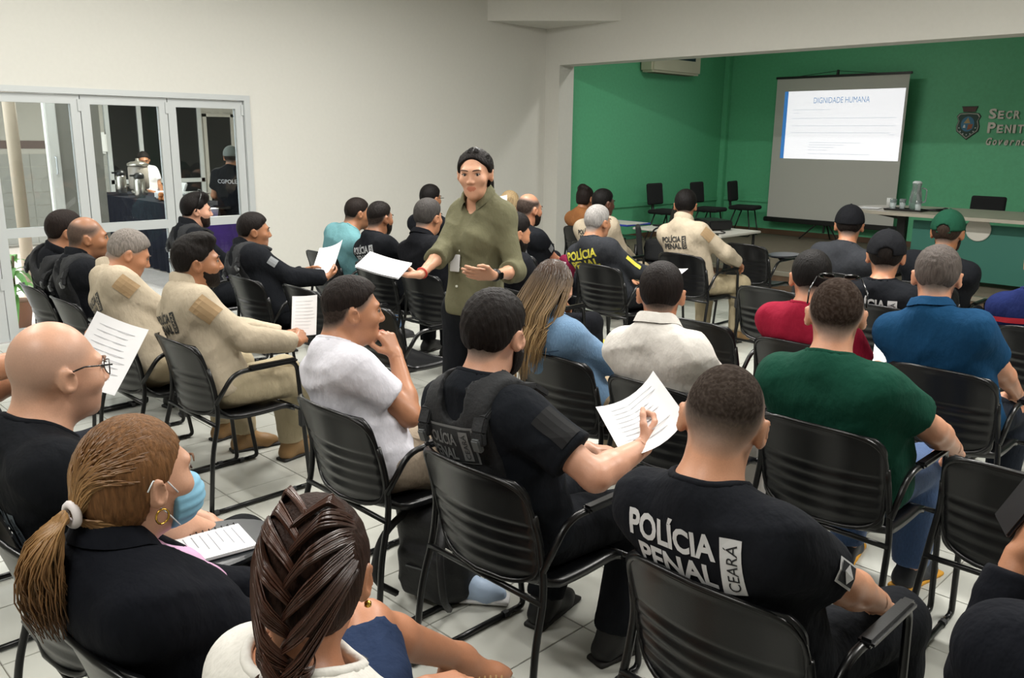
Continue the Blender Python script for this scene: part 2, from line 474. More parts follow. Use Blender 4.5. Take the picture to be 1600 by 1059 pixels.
def smin(a, b, k):
    h = np.maximum(k-np.abs(a-b), 0)/k
    return np.minimum(a, b)-h*h*k*.25
def folds(P, amp, seed=0, fr=26.):
    """soft creases fanning out from the arm holes, broken up so that none runs all the way"""
    x, y, z = P[..., 0], P[..., 1], P[..., 2]; s = seed*1.7
    w1 = .5+.5*np.sin(7*x+5*z+s)*np.sin(9*z-4*y+2*s); w2 = .5+.5*np.sin(8*z-6*x+3*s+1)*np.sin(6*y+7*x+s)
    r1 = 1-np.abs(np.sin(fr*.55*z+fr*.42*np.abs(x)+1.6*np.sin(6*x+s)+1.2*np.sin(8*y+7*z+2*s)))
    r2 = 1-np.abs(np.sin(fr*.62*z-fr*.36*x+1.8*np.sin(7*z+s)+1.3*np.sin(9*y-s)))
    return -amp*(1.5*w1*r1**2+1.5*w2*r2**2-.5)
def surfnet(prims, h, box=None, cuts=(), disp=None, sub=(), mask=None, drop=None):
    """polygonise the smooth union of prims; cuts = half spaces, sub = prims taken away"""
    lo = np.min([bbox(p)[0] for p in prims], 0)-2.5*h-.012; hi = np.max([bbox(p)[1] for p in prims], 0)+2.5*h+.012
    if box is not None: lo = np.maximum(lo, box[0]); hi = np.minimum(hi, box[1])
    n = np.maximum(np.ceil((hi-lo)/h).astype(int)+1, 3)
    ax = [lo[i]+h*np.arange(n[i], dtype=np.float32) for i in range(3)]
    F = np.full(n, .06, np.float32)
    for p in prims:
        a, b = bbox(p); m = .06+p['k']
        i0 = np.clip(np.floor((a-m-lo)/h).astype(int), 0, n); i1 = np.clip(np.ceil((b+m-lo)/h).astype(int)+1, 0, n)
        if (i1 <= i0).any(): continue
        sl = tuple(slice(i0[i], i1[i]) for i in range(3))
        G = np.stack(np.meshgrid(*[ax[i][sl[i]] for i in range(3)], indexing='ij'), -1)
        F[sl] = smin(F[sl], dist(p, G), p['k'])
    if disp is not None or mask is not None or cuts or sub:
        band = np.abs(F) < .055
        idx = np.nonzero(band); G = np.stack([ax[i][idx[i]] for i in range(3)], -1); f = F[idx]
        if disp is not None: f = f+disp(G)
        for c in cuts: f = np.maximum(f, (G-V(c[1]))@nrm(c[0]))
        for p in sub: f = np.maximum(f, -dist(p, G))
        if mask is not None: f = np.maximum(f, mask(G))
        F[idx] = f
        deep = F <= -.054
        if deep.any() and (cuts or sub or mask is not None):
            idx = np.nonzero(deep); G = np.stack([ax[i][idx[i]] for i in range(3)], -1); f = F[idx]
            for c in cuts: f = np.maximum(f, (G-V(c[1]))@nrm(c[0]))
            for p in sub: f = np.maximum(f, -dist(p, G))
            if mask is not None: f = np.maximum(f, mask(G))
            F[idx] = f
    S = F < 0
    c = [S[i:n[0]-1+i, j:n[1]-1+j, k:n[2]-1+k] for i in (0, 1) for j in (0, 1) for k in (0, 1)]
    tot = sum(x.astype(np.int8) for x in c); act = (tot > 0) & (tot < 8)
    I = np.stack(np.nonzero(act), -1)
    if len(I) == 0: return np.zeros((0, 3)), np.zeros((0, 4), int)
    off = [(i, j, k) for i in (0, 1) for j in (0, 1) for k in (0, 1)]
    val = [F[I[:, 0]+o[0], I[:, 1]+o[1], I[:, 2]+o[2]] for o in off]
    acc = np.zeros((len(I), 3), np.float32); cnt = np.zeros(len(I), np.float32)
    for a in range(8):
        for b in range(a+1, 8):
            if sum(abs(off[a][q]-off[b][q]) for q in range(3)) != 1: continue
            fa, fb = val[a], val[b]; cr = (fa < 0) != (fb < 0)
            t = np.where(cr, fa/(fa-fb+1e-12), 0)[:, None]
            pt = V(off[a])*(1-t)+V(off[b])*t
            acc += np.where(cr[:, None], pt, 0); cnt += cr
    Vt = lo+(I+acc/cnt[:, None])*h
    ids = -np.ones(act.shape, np.int32); ids[act] = np.arange(len(I))
    quads = []
    for d in range(3):
        e1, e2 = (d+1) % 3, (d+2) % 3
        sl0 = [slice(1, n[q]-1) for q in range(3)]; sl1 = list(sl0)
        sl0[d] = slice(0, n[d]-1); sl1[d] = slice(1, n[d])
        A = S[tuple(sl0)]; B = S[tuple(sl1)]
        for flip, mk in ((False, A & ~B), (True, ~A & B)):
            J = np.stack(np.nonzero(mk), -1)
            if len(J) == 0: continue
            for q in range(3):
                if q != d: J[:, q] += 1
            def cid(o1, o2):
                K = J.copy(); K[:, e1] -= o1; K[:, e2] -= o2
                return ids[K[:, 0], K[:, 1], K[:, 2]]
            Q = np.stack([cid(1, 1), cid(0, 1), cid(0, 0), cid(1, 0)], -1)
            if flip: Q = Q[:, ::-1]
            quads.append(Q)
    Qd = np.concatenate(quads); Qd = Qd[(Qd >= 0).all(1)]
    if drop is not None:
        Qd = Qd[~drop(Vt[Qd].mean(1))]
        u, inv = np.unique(Qd, return_inverse=True); Vt = Vt[u]; Qd = inv.reshape(Qd.shape)
    return Vt, Qd
def merge(parts):
    vs_, fs = [], []; n = 0
    for v, f in parts:
        if len(v) == 0: continue
        vs_.append(v); fs.append(f+n); n += len(v)
    return np.concatenate(vs_), np.concatenate(fs)
def np_mesh(name, v, f, m, parent=None, smooth=True, col=None):
    me = bpy.data.meshes.new(name)
    me.vertices.add(len(v)); me.vertices.foreach_set('co', np.asarray(v, np.float32).ravel())
    me.loops.add(f.size); me.loops.foreach_set('vertex_index', f.astype(np.int32).ravel())
    me.polygons.add(len(f)); me.polygons.foreach_set('loop_start', np.arange(0, f.size, f.shape[1], dtype=np.int32))
    me.polygons.foreach_set('use_smooth', np.full(len(f), smooth, dtype=bool))
    me.update(calc_edges=True)
    if col is not None:
        at = me.color_attributes.new('Col', 'FLOAT_COLOR', 'POINT')
        at.data.foreach_set('color', np.concatenate([col, np.ones((len(col), 1))], 1).astype(np.float32).ravel())
    return link(name, me, m, parent)
def ik(a, t, l1, l2, pole):
    a = V(a); t = V(t); d = t-a; L = float(np.linalg.norm(d)); L2 = min(L, (l1+l2)*.995)
    if L > L2: t = a+d/L*L2; d = t-a
    L = L2; u = d/(L+1e-9); x = (l1*l1-l2*l2+L*L)/(2*L); hgt = math.sqrt(max(l1*l1-x*x, 0))
    p = V(pole); p = nrm(p-u*(p@u)); return a+u*x+p*hgt, t
def hand_prims(w, fdir, pn, side, curl=.5, s=1., spread=.12, thumb=.6, curls=None):
    """w wrist, fdir towards the fingers, pn out of the palm, side +1 = thumb on the fdir x pn side"""
    f = nrm(fdir); n = nrm(V(pn)-f*(V(pn)@f)); r = nrm(np.cross(f, n))*side       # r points to the thumb side
    out = []; kn = []
    for i, (x, l, ln) in enumerate(((.030, .088, .078), (.010, .092, .086), (-.010, .088, .080), (-.029, .080, .062))):
        b = w+r*x*.55*s+f*.015*s; e = w+r*x*s+f*l*s
        out.append(cone(b, e, .0155*s, .0115*s, .012*s)); kn.append((e, ln, x))
    for i, (e, ln, x) in enumerate(kn):
        c = curls[i] if curls else curl*(1+.12*i)
        d = nrm(f+r*x*spread*10*(1-min(1, c))); p = e; rad = .0098*s*(1 if i < 3 else .88)
        for q, fr in enumerate((.45, .3, .25)):
            a = c*(.9 if q == 0 else 1.05)
            d = nrm(d*math.cos(a)+n*math.sin(a)*1.0) if q == 0 else nrm(d*math.cos(a)+nrm(n-d*(n@d))*math.sin(a))
            e2 = p+d*ln*fr*s; out.append(cone(p, e2, rad, rad*.92, .006*s)); p = e2; rad *= .92
    tb = w+r*.022*s+f*.022*s; td = nrm(r*.85+f*.75+n*thumb*.8)
    t1 = tb+td*.044*s; td2 = nrm(r*.35+f*.9+n*thumb*.9); t2 = t1+td2*.034*s; td3 = nrm(r*.05+f*1.+n*thumb); t3 = t2+td3*.026*s
    out += [cone(tb, t1, .0145*s, .0118*s, .012*s), cone(t1, t2, .0115*s, .010*s, .006*s), cone(t2, t3, .010*s, .0085*s, .006*s)]
    return out

# ============================================================ people
HY = .925; HV = np.array((1, HY, 1), np.float32)      # head length correction
def skin_mat(h):
    new = 'skin_'+h not in MATS
    m = mat('skin_'+h, h, .42, bump=.04, scale=260, var=.04, attr=True, spec=.4)
    if new:                                     # cropped hair on the scalp is matt, bare skin has some sheen
        nt = m.node_tree; b = nt.nodes['Principled BSDF']; vc = [n for n in nt.nodes if n.type == 'VERTEX_COLOR'][0]
        for sock, lo_, hi_ in (('Roughness', .95, .42), ('Specular IOR Level', .03, .4)):
            mr_ = nt.nodes.new('ShaderNodeMapRange'); mr_.inputs['From Min'].default_value = .1; mr_.inputs['From Max'].default_value = .9
            mr_.inputs['To Min'].default_value = lo_; mr_.inputs['To Max'].default_value = hi_
            nt.links.new(vc.outputs[0], mr_.inputs['Value']); nt.links.new(mr_.outputs[0], b.inputs[sock])
    return m
def cloth(h, kind='knit'):
    if kind == 'denim': return mat('denim_'+h, h, .85, bump=.25, scale=160, var=.14, stretch=(1, 1, .35), sheen=.1)
    return mat('cloth_'+h, h, .92, bump=.5, scale=13, var=.06, spec=.12, stretch=(1, 1, .55), bdist=.035)
def hair_mat(h, gloss=.45): return mat('hair_'+h, h, max(gloss, .6), bump=.5, scale=150, var=.35, stretch=(1, 1, .18), spec=.14)
def pline(xs, ys):
    return lambda t: np.interp(t, xs, ys)
HAIRLINE = pline([-.14, -.10, -.07, -.045, -.035, .018, .03, .055, .075, .10, .13], [-.062, -.06, -.05, -.03, .0, .012, .02, .045, .062, .072, .072])
HAIRLINE_HI = pline([-.14, -.10, -.06, -.035, .0, .03, .05, .08, .10, .13], [-.015, -.01, .0, .012, .022, .036, .055, .078, .085, .085])
NOHEAD = ('braid',)
def head_prims(C, R, s, female=False):
    def L(x, y, z): return C+R@(V(x, y*HY, z)*s)
    jw = .84 if female else 1.; fem_ = female
    P = [ell(L(0, -.014, .026), V(.0765 if not fem_ else .072, .0907, .092)*s, R, .02),
         ell(L(0, .032, -.022), V((.063 if not fem_ else .0555), .065, .089)*s, R, .03),
         ell(L(0, .046, -.078), V(.046*jw, .046, .034)*s, R, .03),
         ell(L(0, .080, -.098), V(.018*jw, .016, .015)*s, R, .02),
         ell(L(0, .084, .024), V(.046, .018, .012)*s, R, .02),
         cone(L(0, .098 if fem_ else .100, .008), L(0, .111 if fem_ else .117, -.026), (.0065 if fem_ else .008)*s, (.0085 if fem_ else .0115)*s, .012),
         ell(L(.011, .108, -.031), V(.008, .010, .007)*s, R, .008), ell(L(-.011, .108, -.031), V(.008, .010, .007)*s, R, .008),
         ell(L(.040, .068, -.022), V(.022, .022, .018)*s, R, .03), ell(L(-.040, .068, -.022), V(.022, .022, .018)*s, R, .03),
         ell(L(0, .0955, -.0545), V(.021, .0085, .0055)*s, R, .006), ell(L(0, .0935, -.0655), V(.018, .0085, .006)*s, R, .006)]
    for sd in (-1, 1):
        Re = R@rotm(-.45*sd, 0, .12*sd)
        P.append(ell(L(.081*sd, -.012, -.006), V(.0085, .020, .031)*s, Re, .008))
        P.append(ell(L(.0765*sd, -.004, -.012), V(.010, .012, .020)*s, R, .012))
    sub = [ell(L(.031, .106, .006), V(.017, .014, .010)*s, R), ell(L(-.031, .106, .006), V(.017, .014, .010)*s, R)]
    for sd in (-1, 1): sub.append(ell(L(.090*sd, -.006, -.004), V(.006, .011, .019)*s, R@rotm(-.45*sd, 0, .12*sd)))
    return P, sub, L
def head_col(Vt, C, R, s, o):
    q = ((Vt-C)@R)/(s*HV); col = np.ones((len(Vt), 3), np.float32)
    lip = ((q[:, 0]/.023)**2+((q[:, 2]+.0595)/.0125)**2 < 1) & (q[:, 1] > .085)
    col[lip] = V(.80, .52, .50) if not o.get('lips') else V(o['lips'])
    if o.get('stub') or o.get('shade'):
        k = o.get('stub', 0)
        w = np.clip((-.030-q[:, 2])/.02, 0, 1)*np.clip((q[:, 1]+.005)/.03, 0, 1)*(q[:, 2] > -.125)*k
        w[lip] = 0; col *= (1-w[:, None]*V(.85, .82, .78))
    if o.get('hair') == 'short' and not o.get('fade') or o.get('cap'):
        o['fade'] = (.9, tuple(np.array(hexc(o['hc']))/np.array(hexc(o.get('skin', 'b98464')))+.03))
    if o.get('fade'):
        k = o['fade'][0]**.25; hc = tuple(np.array(hexc(o.get('hc', '2a1d17')))/np.array(hexc(o.get('skin', 'b98464')))*.8+.008); hl = HAIRLINE(q[:, 1]); n = np.sin(q[:, 0]*900)*np.sin(q[:, 1]*830+1)*np.sin(q[:, 2]*870)
        w = np.clip((q[:, 2]-hl+.008)/o.get('ramp', .032 if o.get('hi') else .04), 0, 1)**.8*k*np.clip(.98+.03*n+.10*(np.random.RandomState(3).rand(len(q))-.6), 0, 1)
        if o.get('bald_top'): w *= np.clip((.085-q[:, 2]+.25*np.clip(-q[:, 1]-.02, 0, 1))/.035, .12, 1)
        ear = (np.abs(q[:, 0]) > .0775) & (q[:, 2] < .035) & (q[:, 1] > -.05); w[ear] = 0
        sk_ = np.array(hexc(o.get('skin', 'b98464'))); nz = sk_.mean()/sk_*np.array((1.15, 1., .88)); wc = w[:, None]
        col = col*(1-wc)*((1-wc)+wc*nz)+wc*V(hc)
    return col
EYEW = EYEI = None
def add_face(root, L, R, s, o):
    if o.get('noface'): return
    brow = MB(); 
    mw, mi = mat('eye_white', 'b3a99e', .3), mat('eye_iris', '160f0c', .15)
    for sd in (-1, 1):
        c = L(.031*sd, .0872, .006)
        b = MB(); prof = [(.0105*s*math.sin(a), .0105*s*-math.cos(a)) for a in np.linspace(.05, math.pi-.05, 7)]
        ey = MB().lathe(prof, 10, tuple(c)).build('eye', mw, root, True)
        gz = o.get('gaze', 0.); ic = c+R@(V(math.sin(-gz), math.cos(gz), -.05)*.0068*s)
        pr = [(.0062*s*math.sin(a), .0062*s*-math.cos(a)) for a in np.linspace(.05, math.pi-.05, 6)]
        MB().lathe(pr, 8, tuple(ic)).build('iris', mi, ey, True)
        lid = [tuple(L((.031+dx)*sd, .0985-abs(dx)*.38-.002, .0115-abs(dx)*.25)) for dx in (-.015, -.008, 0, .008, .015)]
        MB().tube(lid, .0019*s, 5).build('eyelid', mat('eyelid_dark', '3a2318', .5), ey, True)
        pts = [tuple(L((.031+dx)*sd, .1005-max(0, dx)*.55+.004, .0255+dz)) for dx, dz in ((-.020, -.002), (-.010, .001), (0, .003), (.011, .003), (.021, -.003))]
        brow.tube(pts, [k_*s*(.7 if o.get('fem') else 1) for k_ in (.0026, .0036, .0036, .003, .0015)], 6)
    brow.build('eyebrows', mat('brow_'+o.get('browc', '1b1310'), o.get('browc', '1b1310'), .8), root, True)

def short_hair(root, C, R, s, o, h):
    """close cropped or short styled hair over the skull, cut along the hairline"""
    th = o.get('th', .010); top = o.get('ht', .012); hc = o['hc']; hi = o.get('hi', False)
    def L(x, y, z): return C+R@(V(x, y*HY, z)*s)
    th = th*.75; top = top*.8
    P = [ell(L(0, -.014, .026), (V(.0765, .0907, .092)+th)*s, R, .02), ell(L(0, .004, .056), (V(.060, .082, .058)+top)*s, R, .03)]
    if o.get('quiff'): P += [ell(L(.0, .055, .10), V(.055, .045, .030)*s, R, .03), ell(L(.02, .03, .115), V(.05, .05, .022)*s, R, .03)]
    HL = HAIRLINE_HI if hi else HAIRLINE
    up = o.get('hl', 0.)
    def mask(G):
        q = ((G-C)@R)/(s*HV)
        w = .004*np.sin(q[:, 0]*160)*np.sin(q[:, 1]*140)
        m = (HL(q[:, 1])+up+w-q[:, 2])*.8
        side = np.where((np.abs(q[:, 0]) > .05) & (q[:, 1] > .045), (.085-q[:, 2])*.5-(.075-q[:, 1])*.0, -1)
        m = np.maximum(m, np.where(q[:, 1] > .05, (q[:, 1]-.078-(q[:, 2]-.06)*.6), -1))
        m = np.maximum(m, side*0+np.where((q[:, 1] > .048), (np.abs(q[:, 0])-.058), -1))
        if o.get('bald_top'): m = np.maximum(m, q[:, 2]-.062+q[:, 1]*.35)
        return m*s
    a = o.get('rough', .0012)*.5
    def disp(G):
        q = (G-C)@R
        return a*(np.sin(q[:, 0]*190+2*np.sin(q[:, 1]*60))*np.sin(q[:, 1]*170+q[:, 2]*90)+.7*np.sin(q[:, 0]*340+q[:, 2]*200)*np.sin(q[:, 1]*300))
    tw = .045 if hi else .022
    def disp2(G):
        q = ((G-C)@R)/(s*HV); k = np.clip(1-(q[:, 2]-HL(q[:, 1])-up)/tw, 0, 1); k2 = np.clip((q[:, 1]-.055)/.03, 0, 1)*.6
        return disp(G)*(1-k)+(th*s+.001)*np.maximum(k, k2)
    v, f = surfnet(P, h, mask=mask, disp=disp2)
    if len(v): np_mesh('hair', v, f, hair_mat(hc, .6), root)
def beard(root, C, R, s, o, h):
    def L(x, y, z): return C+R@(V(x, y*HY, z)*s)
    e = o.get('bth', .007)
    P = [ell(L(0, .032, -.022), (V(.063, .065, .088)+e)*s, R, .03), ell(L(0, .046, -.078), (V(.046, .046, .034)+e)*s, R, .03), ell(L(0, .080, -.098), (V(.018, .016, .015)+e)*s, R, .02)]
    def mask(G):
        q = ((G-C)@R)/(s*HV)
        zt = np.interp(q[:, 1], [-.02, .02, .05, .075, .1], [-.0, -.025, -.045, -.040, -.040])
        m = np.maximum(q[:, 2]-zt, .004-q[:, 1]-.25*(q[:, 2]+.04))
        mouth = .012-np.sqrt((q[:, 0]*.55)**2+(q[:, 2]+.060)**2); mouth = np.where(q[:, 1] > .07, mouth, -1)
        return np.maximum(m, mouth)*s
    v, f = surfnet(P, h, mask=mask, disp=lambda G: .0012*np.sin(G[:, 0]*400)*np.sin(G[:, 2]*370+G[:, 1]*300))
    if len(v): np_mesh('beard', v, f, hair_mat(o.get('bc', o['hc']), .6), root)
def strands(root, name, curves, m, r=.004, n=4, taper=.4):
    mb = MB()
    for pts in curves:
        k = len(pts); mb.tube([tuple(p) for p in pts], [r*(1-(1-taper)*(i/(k-1))**2)*(.35 if i == 0 else 1) for i in range(k)], n)
    return mb.build(name, m, root, True)
def cap_hat(root, C, R, s, o, h):
    def L(x, y, z): return C+R@(V(x, y*HY, z)*s)
    mc = cloth(o['cap']); e = .013
    dome = [ell(L(0, -.012, .030), (V(.0765, .0907, .094)+e)*s, R, .02)]
    tilt = nrm(R@V(0, .10, -1.))
    sub = []
    if o.get('arch'): sub.append(ell(L(0, -.115, .022), V(.034, .05, .030)*s, R))
    v, f = surfnet(dome, h, cuts=[(tilt, L(0, 0, .022))], sub=sub)
    ob = np_mesh('cap_crown', v, f, mc, root)
    pr = []
    v, f = surfnet([ell(L(0, .085, .020), V(.074, .085, .012)*s, R@rotm(0, .22, 0), .01)], .006, cuts=[(R@V(0, -1, 0), L(0, .060, .02))])
    np_mesh('cap_brim', v, f, mc, root)
    MB().lathe([(.007*s, -.003), (.008*s, .0), (.004*s, .004)], 10, tuple(L(0, -.012, .137))).build('cap_button', mc, ob, True)
    if o.get('arch'):
        st = [tuple(L(.036*math.cos(a), -.108+.010*math.cos(a)**2, .008)) for a in np.linspace(0, math.pi, 7)]
        MB().tube(st, .007*s, 5).build('cap_strap', mc, ob, True)
    # hair under the cap
    short_hair(root, C, R, s, dict(o, th=.006, ht=.0, hl=0, quiff=False), h)

def project_print(root, name, vf, shirt, origin, r, u, f, m, rot=0., shift=(0, 0), lift=.0035):
    """lay flat artwork on a garment: cast every vertex along f onto it"""
    v, fs = vf
    me = shirt.data; co = np.empty(len(me.vertices)*3, np.float32); me.vertices.foreach_get('co', co); co = co.reshape(-1, 3)
    key = shirt.name
    if key not in BVH: BVH[key] = BVHTree.FromPolygons([tuple(c) for c in co], [tuple(p.vertices) for p in me.polygons])
    bv = BVH[key]; o = Vector(origin); r, u, f = Vector(r), Vector(u), Vector(f)
    out = []; ok = []
    ca, sa = math.cos(rot), math.sin(rot); last = None
    for p in v:
        x = p.x*ca-p.y*sa+shift[0]; y = p.x*sa+p.y*ca+shift[1]
        q = o+r*x+u*y-f*.45
        hit = bv.ray_cast(q, f, .9)
        if hit[0] is None: out.append(q+f*.45); ok.append(False)
        else: out.append(hit[0]-f*lift); ok.append(True)
    fs = [t for t in fs if all(ok[i] for i in t)]
    if not fs: return None
    mb = MB(); mb.v = [tuple(p) for p in out]; mb.f = [tuple(t) for t in fs]
    return mb.build(name, m, root)
BVH = {}
def police_print(root, shirt, F, w=.30, mc='d8d8d6', boxc=None, boxt='14161a', z=.0, fam=0, x=0., ceara=True, parts=('POLÍCIA', 'PENAL')):
    o, r, u, f = F
    m = mat('print_'+mc, mc, .7)
    s = w/.30; lw = .215*s if ceara else .27*s
    for k, tx in enumerate(parts):
        vf = text_mesh(tx, width=lw if k == 0 else lw*.90, height=.066*s if k == 0 else .052*s, bold=.035, cell=.022)
        project_print(root, 'printed_word', vf, shirt, o, r, u, f, m, shift=(-.04*s+x if k == 0 else -.04*s+lw*.05+x, .035*s+z if k == 0 else -.033*s+z))
    if ceara:
        mb_ = mat('print_'+(boxc or mc), boxc or mc, .7)
        project_print(root, 'printed_box', rect_mesh(.046*s, .118*s), shirt, o, r, u, f, mb_, shift=(.100*s+x, -.005*s+z))
        vf = text_mesh('CEARÁ', width=.100*s, height=.030*s, bold=.0, cell=.022)
        project_print(root, 'printed_word', vf, shirt, o, r, u, f, mat('print_'+boxt, boxt, .7), rot=math.pi/2, shift=(.100*s+x, -.005*s+z), lift=.005)

def person(o):
    """o: dict with base (world x, y), yaw, top (world head top) and looks; returns root, info"""
    base = V(o['base'][0], o['base'][1], 0.); yaw = o.get('yaw', 0.)
    Rb = rotm(yaw)
    root = empty('person', tuple(base), yaw)
    tag(root, o['label'], 'person', 'people seated in the hall' if o.get('group', True) else None)
    loc = lambda p: (V(p)-base)@Rb
    T = loc(o['top']); s = o.get('hs', 1.06); w = o.get('w', 1.); fem = o.get('fem', False)
    h = o.get('vox', .012); hh = o.get('hvox', min(h, .008)); hv = o.get('handvox', .007)
    R = Rb.T@rotm(o.get('hyaw', yaw), o.get('hpitch', .05), o.get('hroll', 0.))
    C = T-R@V(0, -.012, .121)*s
    stand = o.get('stand', False)
    hip = V(o.get('hip', (0, .0, .545 if not stand else .93)))
    c7 = C+R@V(0, -.045, -.085)*s+V(0, -.02, -.055)*s
    S = c7-hip; Lg = float(np.linalg.norm(S)); u = S/Lg
    r = nrm(np.cross(V(0, 1, 0), u)); r = nrm(rotm(o.get('twist', 0.))@V(1, 0, 0)-u*((rotm(o.get('twist', 0.))@V(1, 0, 0))@u)); f = np.cross(u, r)
    Rt = np.stack([r, f, u], 1)
    hunch = o.get('hunch', .02)
    def TP(x, y, t): return hip+u*(t*Lg)+r*x+f*(y-hunch*math.sin(math.pi*min(max(t, 0), 1)))
    bel = o.get('belly', .0); ch = o.get('chest', 1.)
    sw = (.146 if fem else .160)*(.45+.55*w)
    pel = ell(TP(0, .0, .0), V(.165*w, .125+bel*.5, .115), Rt, .05)
    torso = [pel, ell(TP(0, .022+bel*.6, .30), V((.132 if fem else .158)*w+bel*.3, .108+bel, .17), Rt, .06), ell(TP(0, .012, .62), V((.140 if fem else .163)*w*ch, .106*ch, .19), Rt, .06),
             cone(TP(-sw*.70, -.012, .845), TP(sw*.70, -.012, .845), .068*ch, .068*ch, .05)]
    if fem and not o.get('flat'): torso += [ell(TP(.065, .105, .62), V(.06, .05, .06), Rt, .04), ell(TP(-.065, .105, .62), V(.06, .05, .06), Rt, .04)]
    nk = o.get('neck', .062 if not fem else .049)
    trap = [cone(TP(0, -.012, 1.0), TP(sw*.86, -.012, .885), .058 if not fem else .048, .046, .05), cone(TP(0, -.012, 1.0), TP(-sw*.86, -.012, .885), .058 if not fem else .048, .046, .05)]
    neck = cone(c7+u*-.02+f*.005, C+R@V(0, -.012, -.075)*s, nk+.004, nk, .03)
    neck2 = cone(C+R@V(0, -.055, -.045)*s, c7+u*-.01, nk*.72, nk*.92, .03)
    # arms
    A1, A2 = .285*o.get('arml', 1.), .255*o.get('arml', 1.)
    arms = {}
    for sd, key in ((-1, 'L'), (1, 'R')):
        sh = TP(sw*sd, -.008, .875)
        d = o.get(key) or {}
        tgt = loc(d['at']) if 'at' in d else (C+R@(V(d['face'])*s) if 'face' in d else hip+V(.085*sd, .33, .075))
        pole = V(d.get('pole', (.42*sd, -.75, -.5)))
        el, wr = ik(sh, tgt, A1, A2, pole)
        fd = V(d.get('f', (-.35*sd, .9, -.25))); pn = V(d.get('n', (-.15*sd, -.05, -1)))
        if 'face' in d: fd = nrm(C+R@(V(.012*sd, .112, -.066)*s)-wr); pn = R@V(-.8*sd, -.5, .1)
        elif 'f' not in d: fd = nrm(nrm(wr-el)+V(-.25*sd, .15, -.1))
        arms[key] = dict(sh=sh, el=el, wr=wr, f=fd, n=pn, curl=d.get('curl', .42), curls=d.get('curls'), thumb=d.get('thumb', .6), sd=sd, spread=d.get('spread', .12))
    aw = (.80 if fem else 1.)*(.55+.45*w)*o.get('armw', 1.)
    def upper(a, e=0., kk=.04): return [cone(a['sh'], a['el'], .051*aw+e, .041*aw+e, kk), ell(a['sh']+u*-.02+r*a['sd']*.004, V(.046*aw+e, .053*aw+e, .060*aw+e), Rt, .05)]
    def fore(a, e=0.): 
        m = a['el']+(a['wr']-a['el'])*.3
        return [cone(a['el'], m, .042*aw+e, .043*aw+e, .02), cone(m, a['wr'], .043*aw+e, .027*aw+e, .02)]
    hs_ = o.get('hand', .95 if not fem else .86)
    hands = {k: hand_prims(a['wr']-nrm(a['f'])*.005, a['f'], a['n'], (-1 if np.cross(nrm(a['f']), nrm(a['n'])) @ r * a['sd'] > 0 else 1) if False else a['sd'], a['curl'], hs_, a['spread'], a['thumb'], a['curls']) for k, a in arms.items()}
    # legs
    legs = {}
    lw_ = (.93 if fem else 1.)*(.4+.6*w)
    for sd, key in ((-1, 'LL'), (1, 'RL')):
        d = o.get(key) or {}
        hj = hip+r*.092*sd+V(0, .02, -.02)
        if stand:
            kn = loc(d['knee']) if 'knee' in d else hj+V(.01*sd, .02, -.43); an = loc(d['ankle']) if 'ankle' in d else V(hj[0]+.015*sd, hj[1]-.01, .085)
        else:
            kn = loc(d['knee']) if 'knee' in d else V(hip[0]+(.13+o.get('spread', 0))*sd, hip[1]+.435, .515)
            an = loc(d['ankle']) if 'ankle' in d else V(kn[0]+.0*sd, kn[1]-.0+o.get('feet', 0.), .095)
        toe = nrm(V(d['toe'])) if 'toe' in d else nrm(V(.18*sd, 1, 0))
        legs[key] = (hj, kn, an, toe, sd)
    def leg(l, e=0.):
        hj, kn, an, toe, sd = l
        m = kn+(an-kn)*.3
        return [cone(hj, kn, .086*lw_+e, .060*lw_+e, .05), cone(kn, m-V(0, .008, 0), .058*lw_+e, .056*lw_+e, .03), cone(m-V(0, .008, 0), an, .056*lw_+e, .037*lw_+e, .03)]
    def foot(l, e=0.):
        hj, kn, an, toe, sd = l; dn = V(0, 0, -1) if abs(toe[2]) < .3 else nrm(V(0, 0, -1)-toe*(-toe[2]))
        hl = an+dn*.055-toe*.035; bl = an+dn*.068+toe*.12; tp = an+dn*.070+toe*.165
        return [cone(an, hl, .035+e, .030+e, .03), cone(hl, bl, .028+e, .026+e, .03), cone(an+dn*.02+toe*.03, bl, .035+e, .022+e, .03), cone(bl, tp, .030+e, .020+e, .03)]
    hp, hsub, L = head_prims(C, R, s, fem)
    body = torso+trap+[neck, neck2]+hp
    for a in arms.values(): body += upper(a)+fore(a)
    for k in hands: body += hands[k]
    for l in legs.values(): body += leg(l)+foot(l)
    # polygonise: head and hands fine, the rest coarser, all from one field
    hb0, hb1 = C-V(.16, .16, .155)*s, C+V(.16, .17, .165)*s
    boxes = [(hb0, hb1, hh)]
    for k, a in arms.items():
        pts = np.array([p['a'] for p in hands[k]]+[p['b'] for p in hands[k]])
        boxes.append((pts.min(0)-.03, pts.max(0)+.03, hv))
    def inside(G):
        m = np.zeros(len(G), bool)
        for a, b, _ in boxes: m |= ((G > a+.014) & (G < b-.014)).all(1)
        return m
    parts = [surfnet(body, max(h, .014), sub=hsub, drop=inside)]
    for a, b, hx in boxes:
        near = [p for p in body if (bbox(p)[0] < b+.07).all() and (bbox(p)[1] > a-.07).all()]
        parts.append(surfnet(near, hx, box=(a, b), sub=hsub if a is hb0 else ()))
    vb, fb = merge(parts)
    np_mesh('body', vb, fb, skin_mat(o.get('skin', 'b98464')), root, col=head_col(vb, C, R, s, o))
    add_face(root, L, R, s, o)
    # garments
    fr = (TP(0, 0, .68), r, u, f)
    info = dict(root=root, L=L, R=R, C=C, s=s, TP=TP, r=r, u=u, f=f, arms=arms, legs=legs, hip=hip, Lg=Lg, Rt=Rt, frame=fr, c7=c7, sw=sw, loc=loc, upper=upper, fore=fore, torso=torso, trap=trap, neck=neck, h=h, aw=aw, leg=leg, foot=foot)
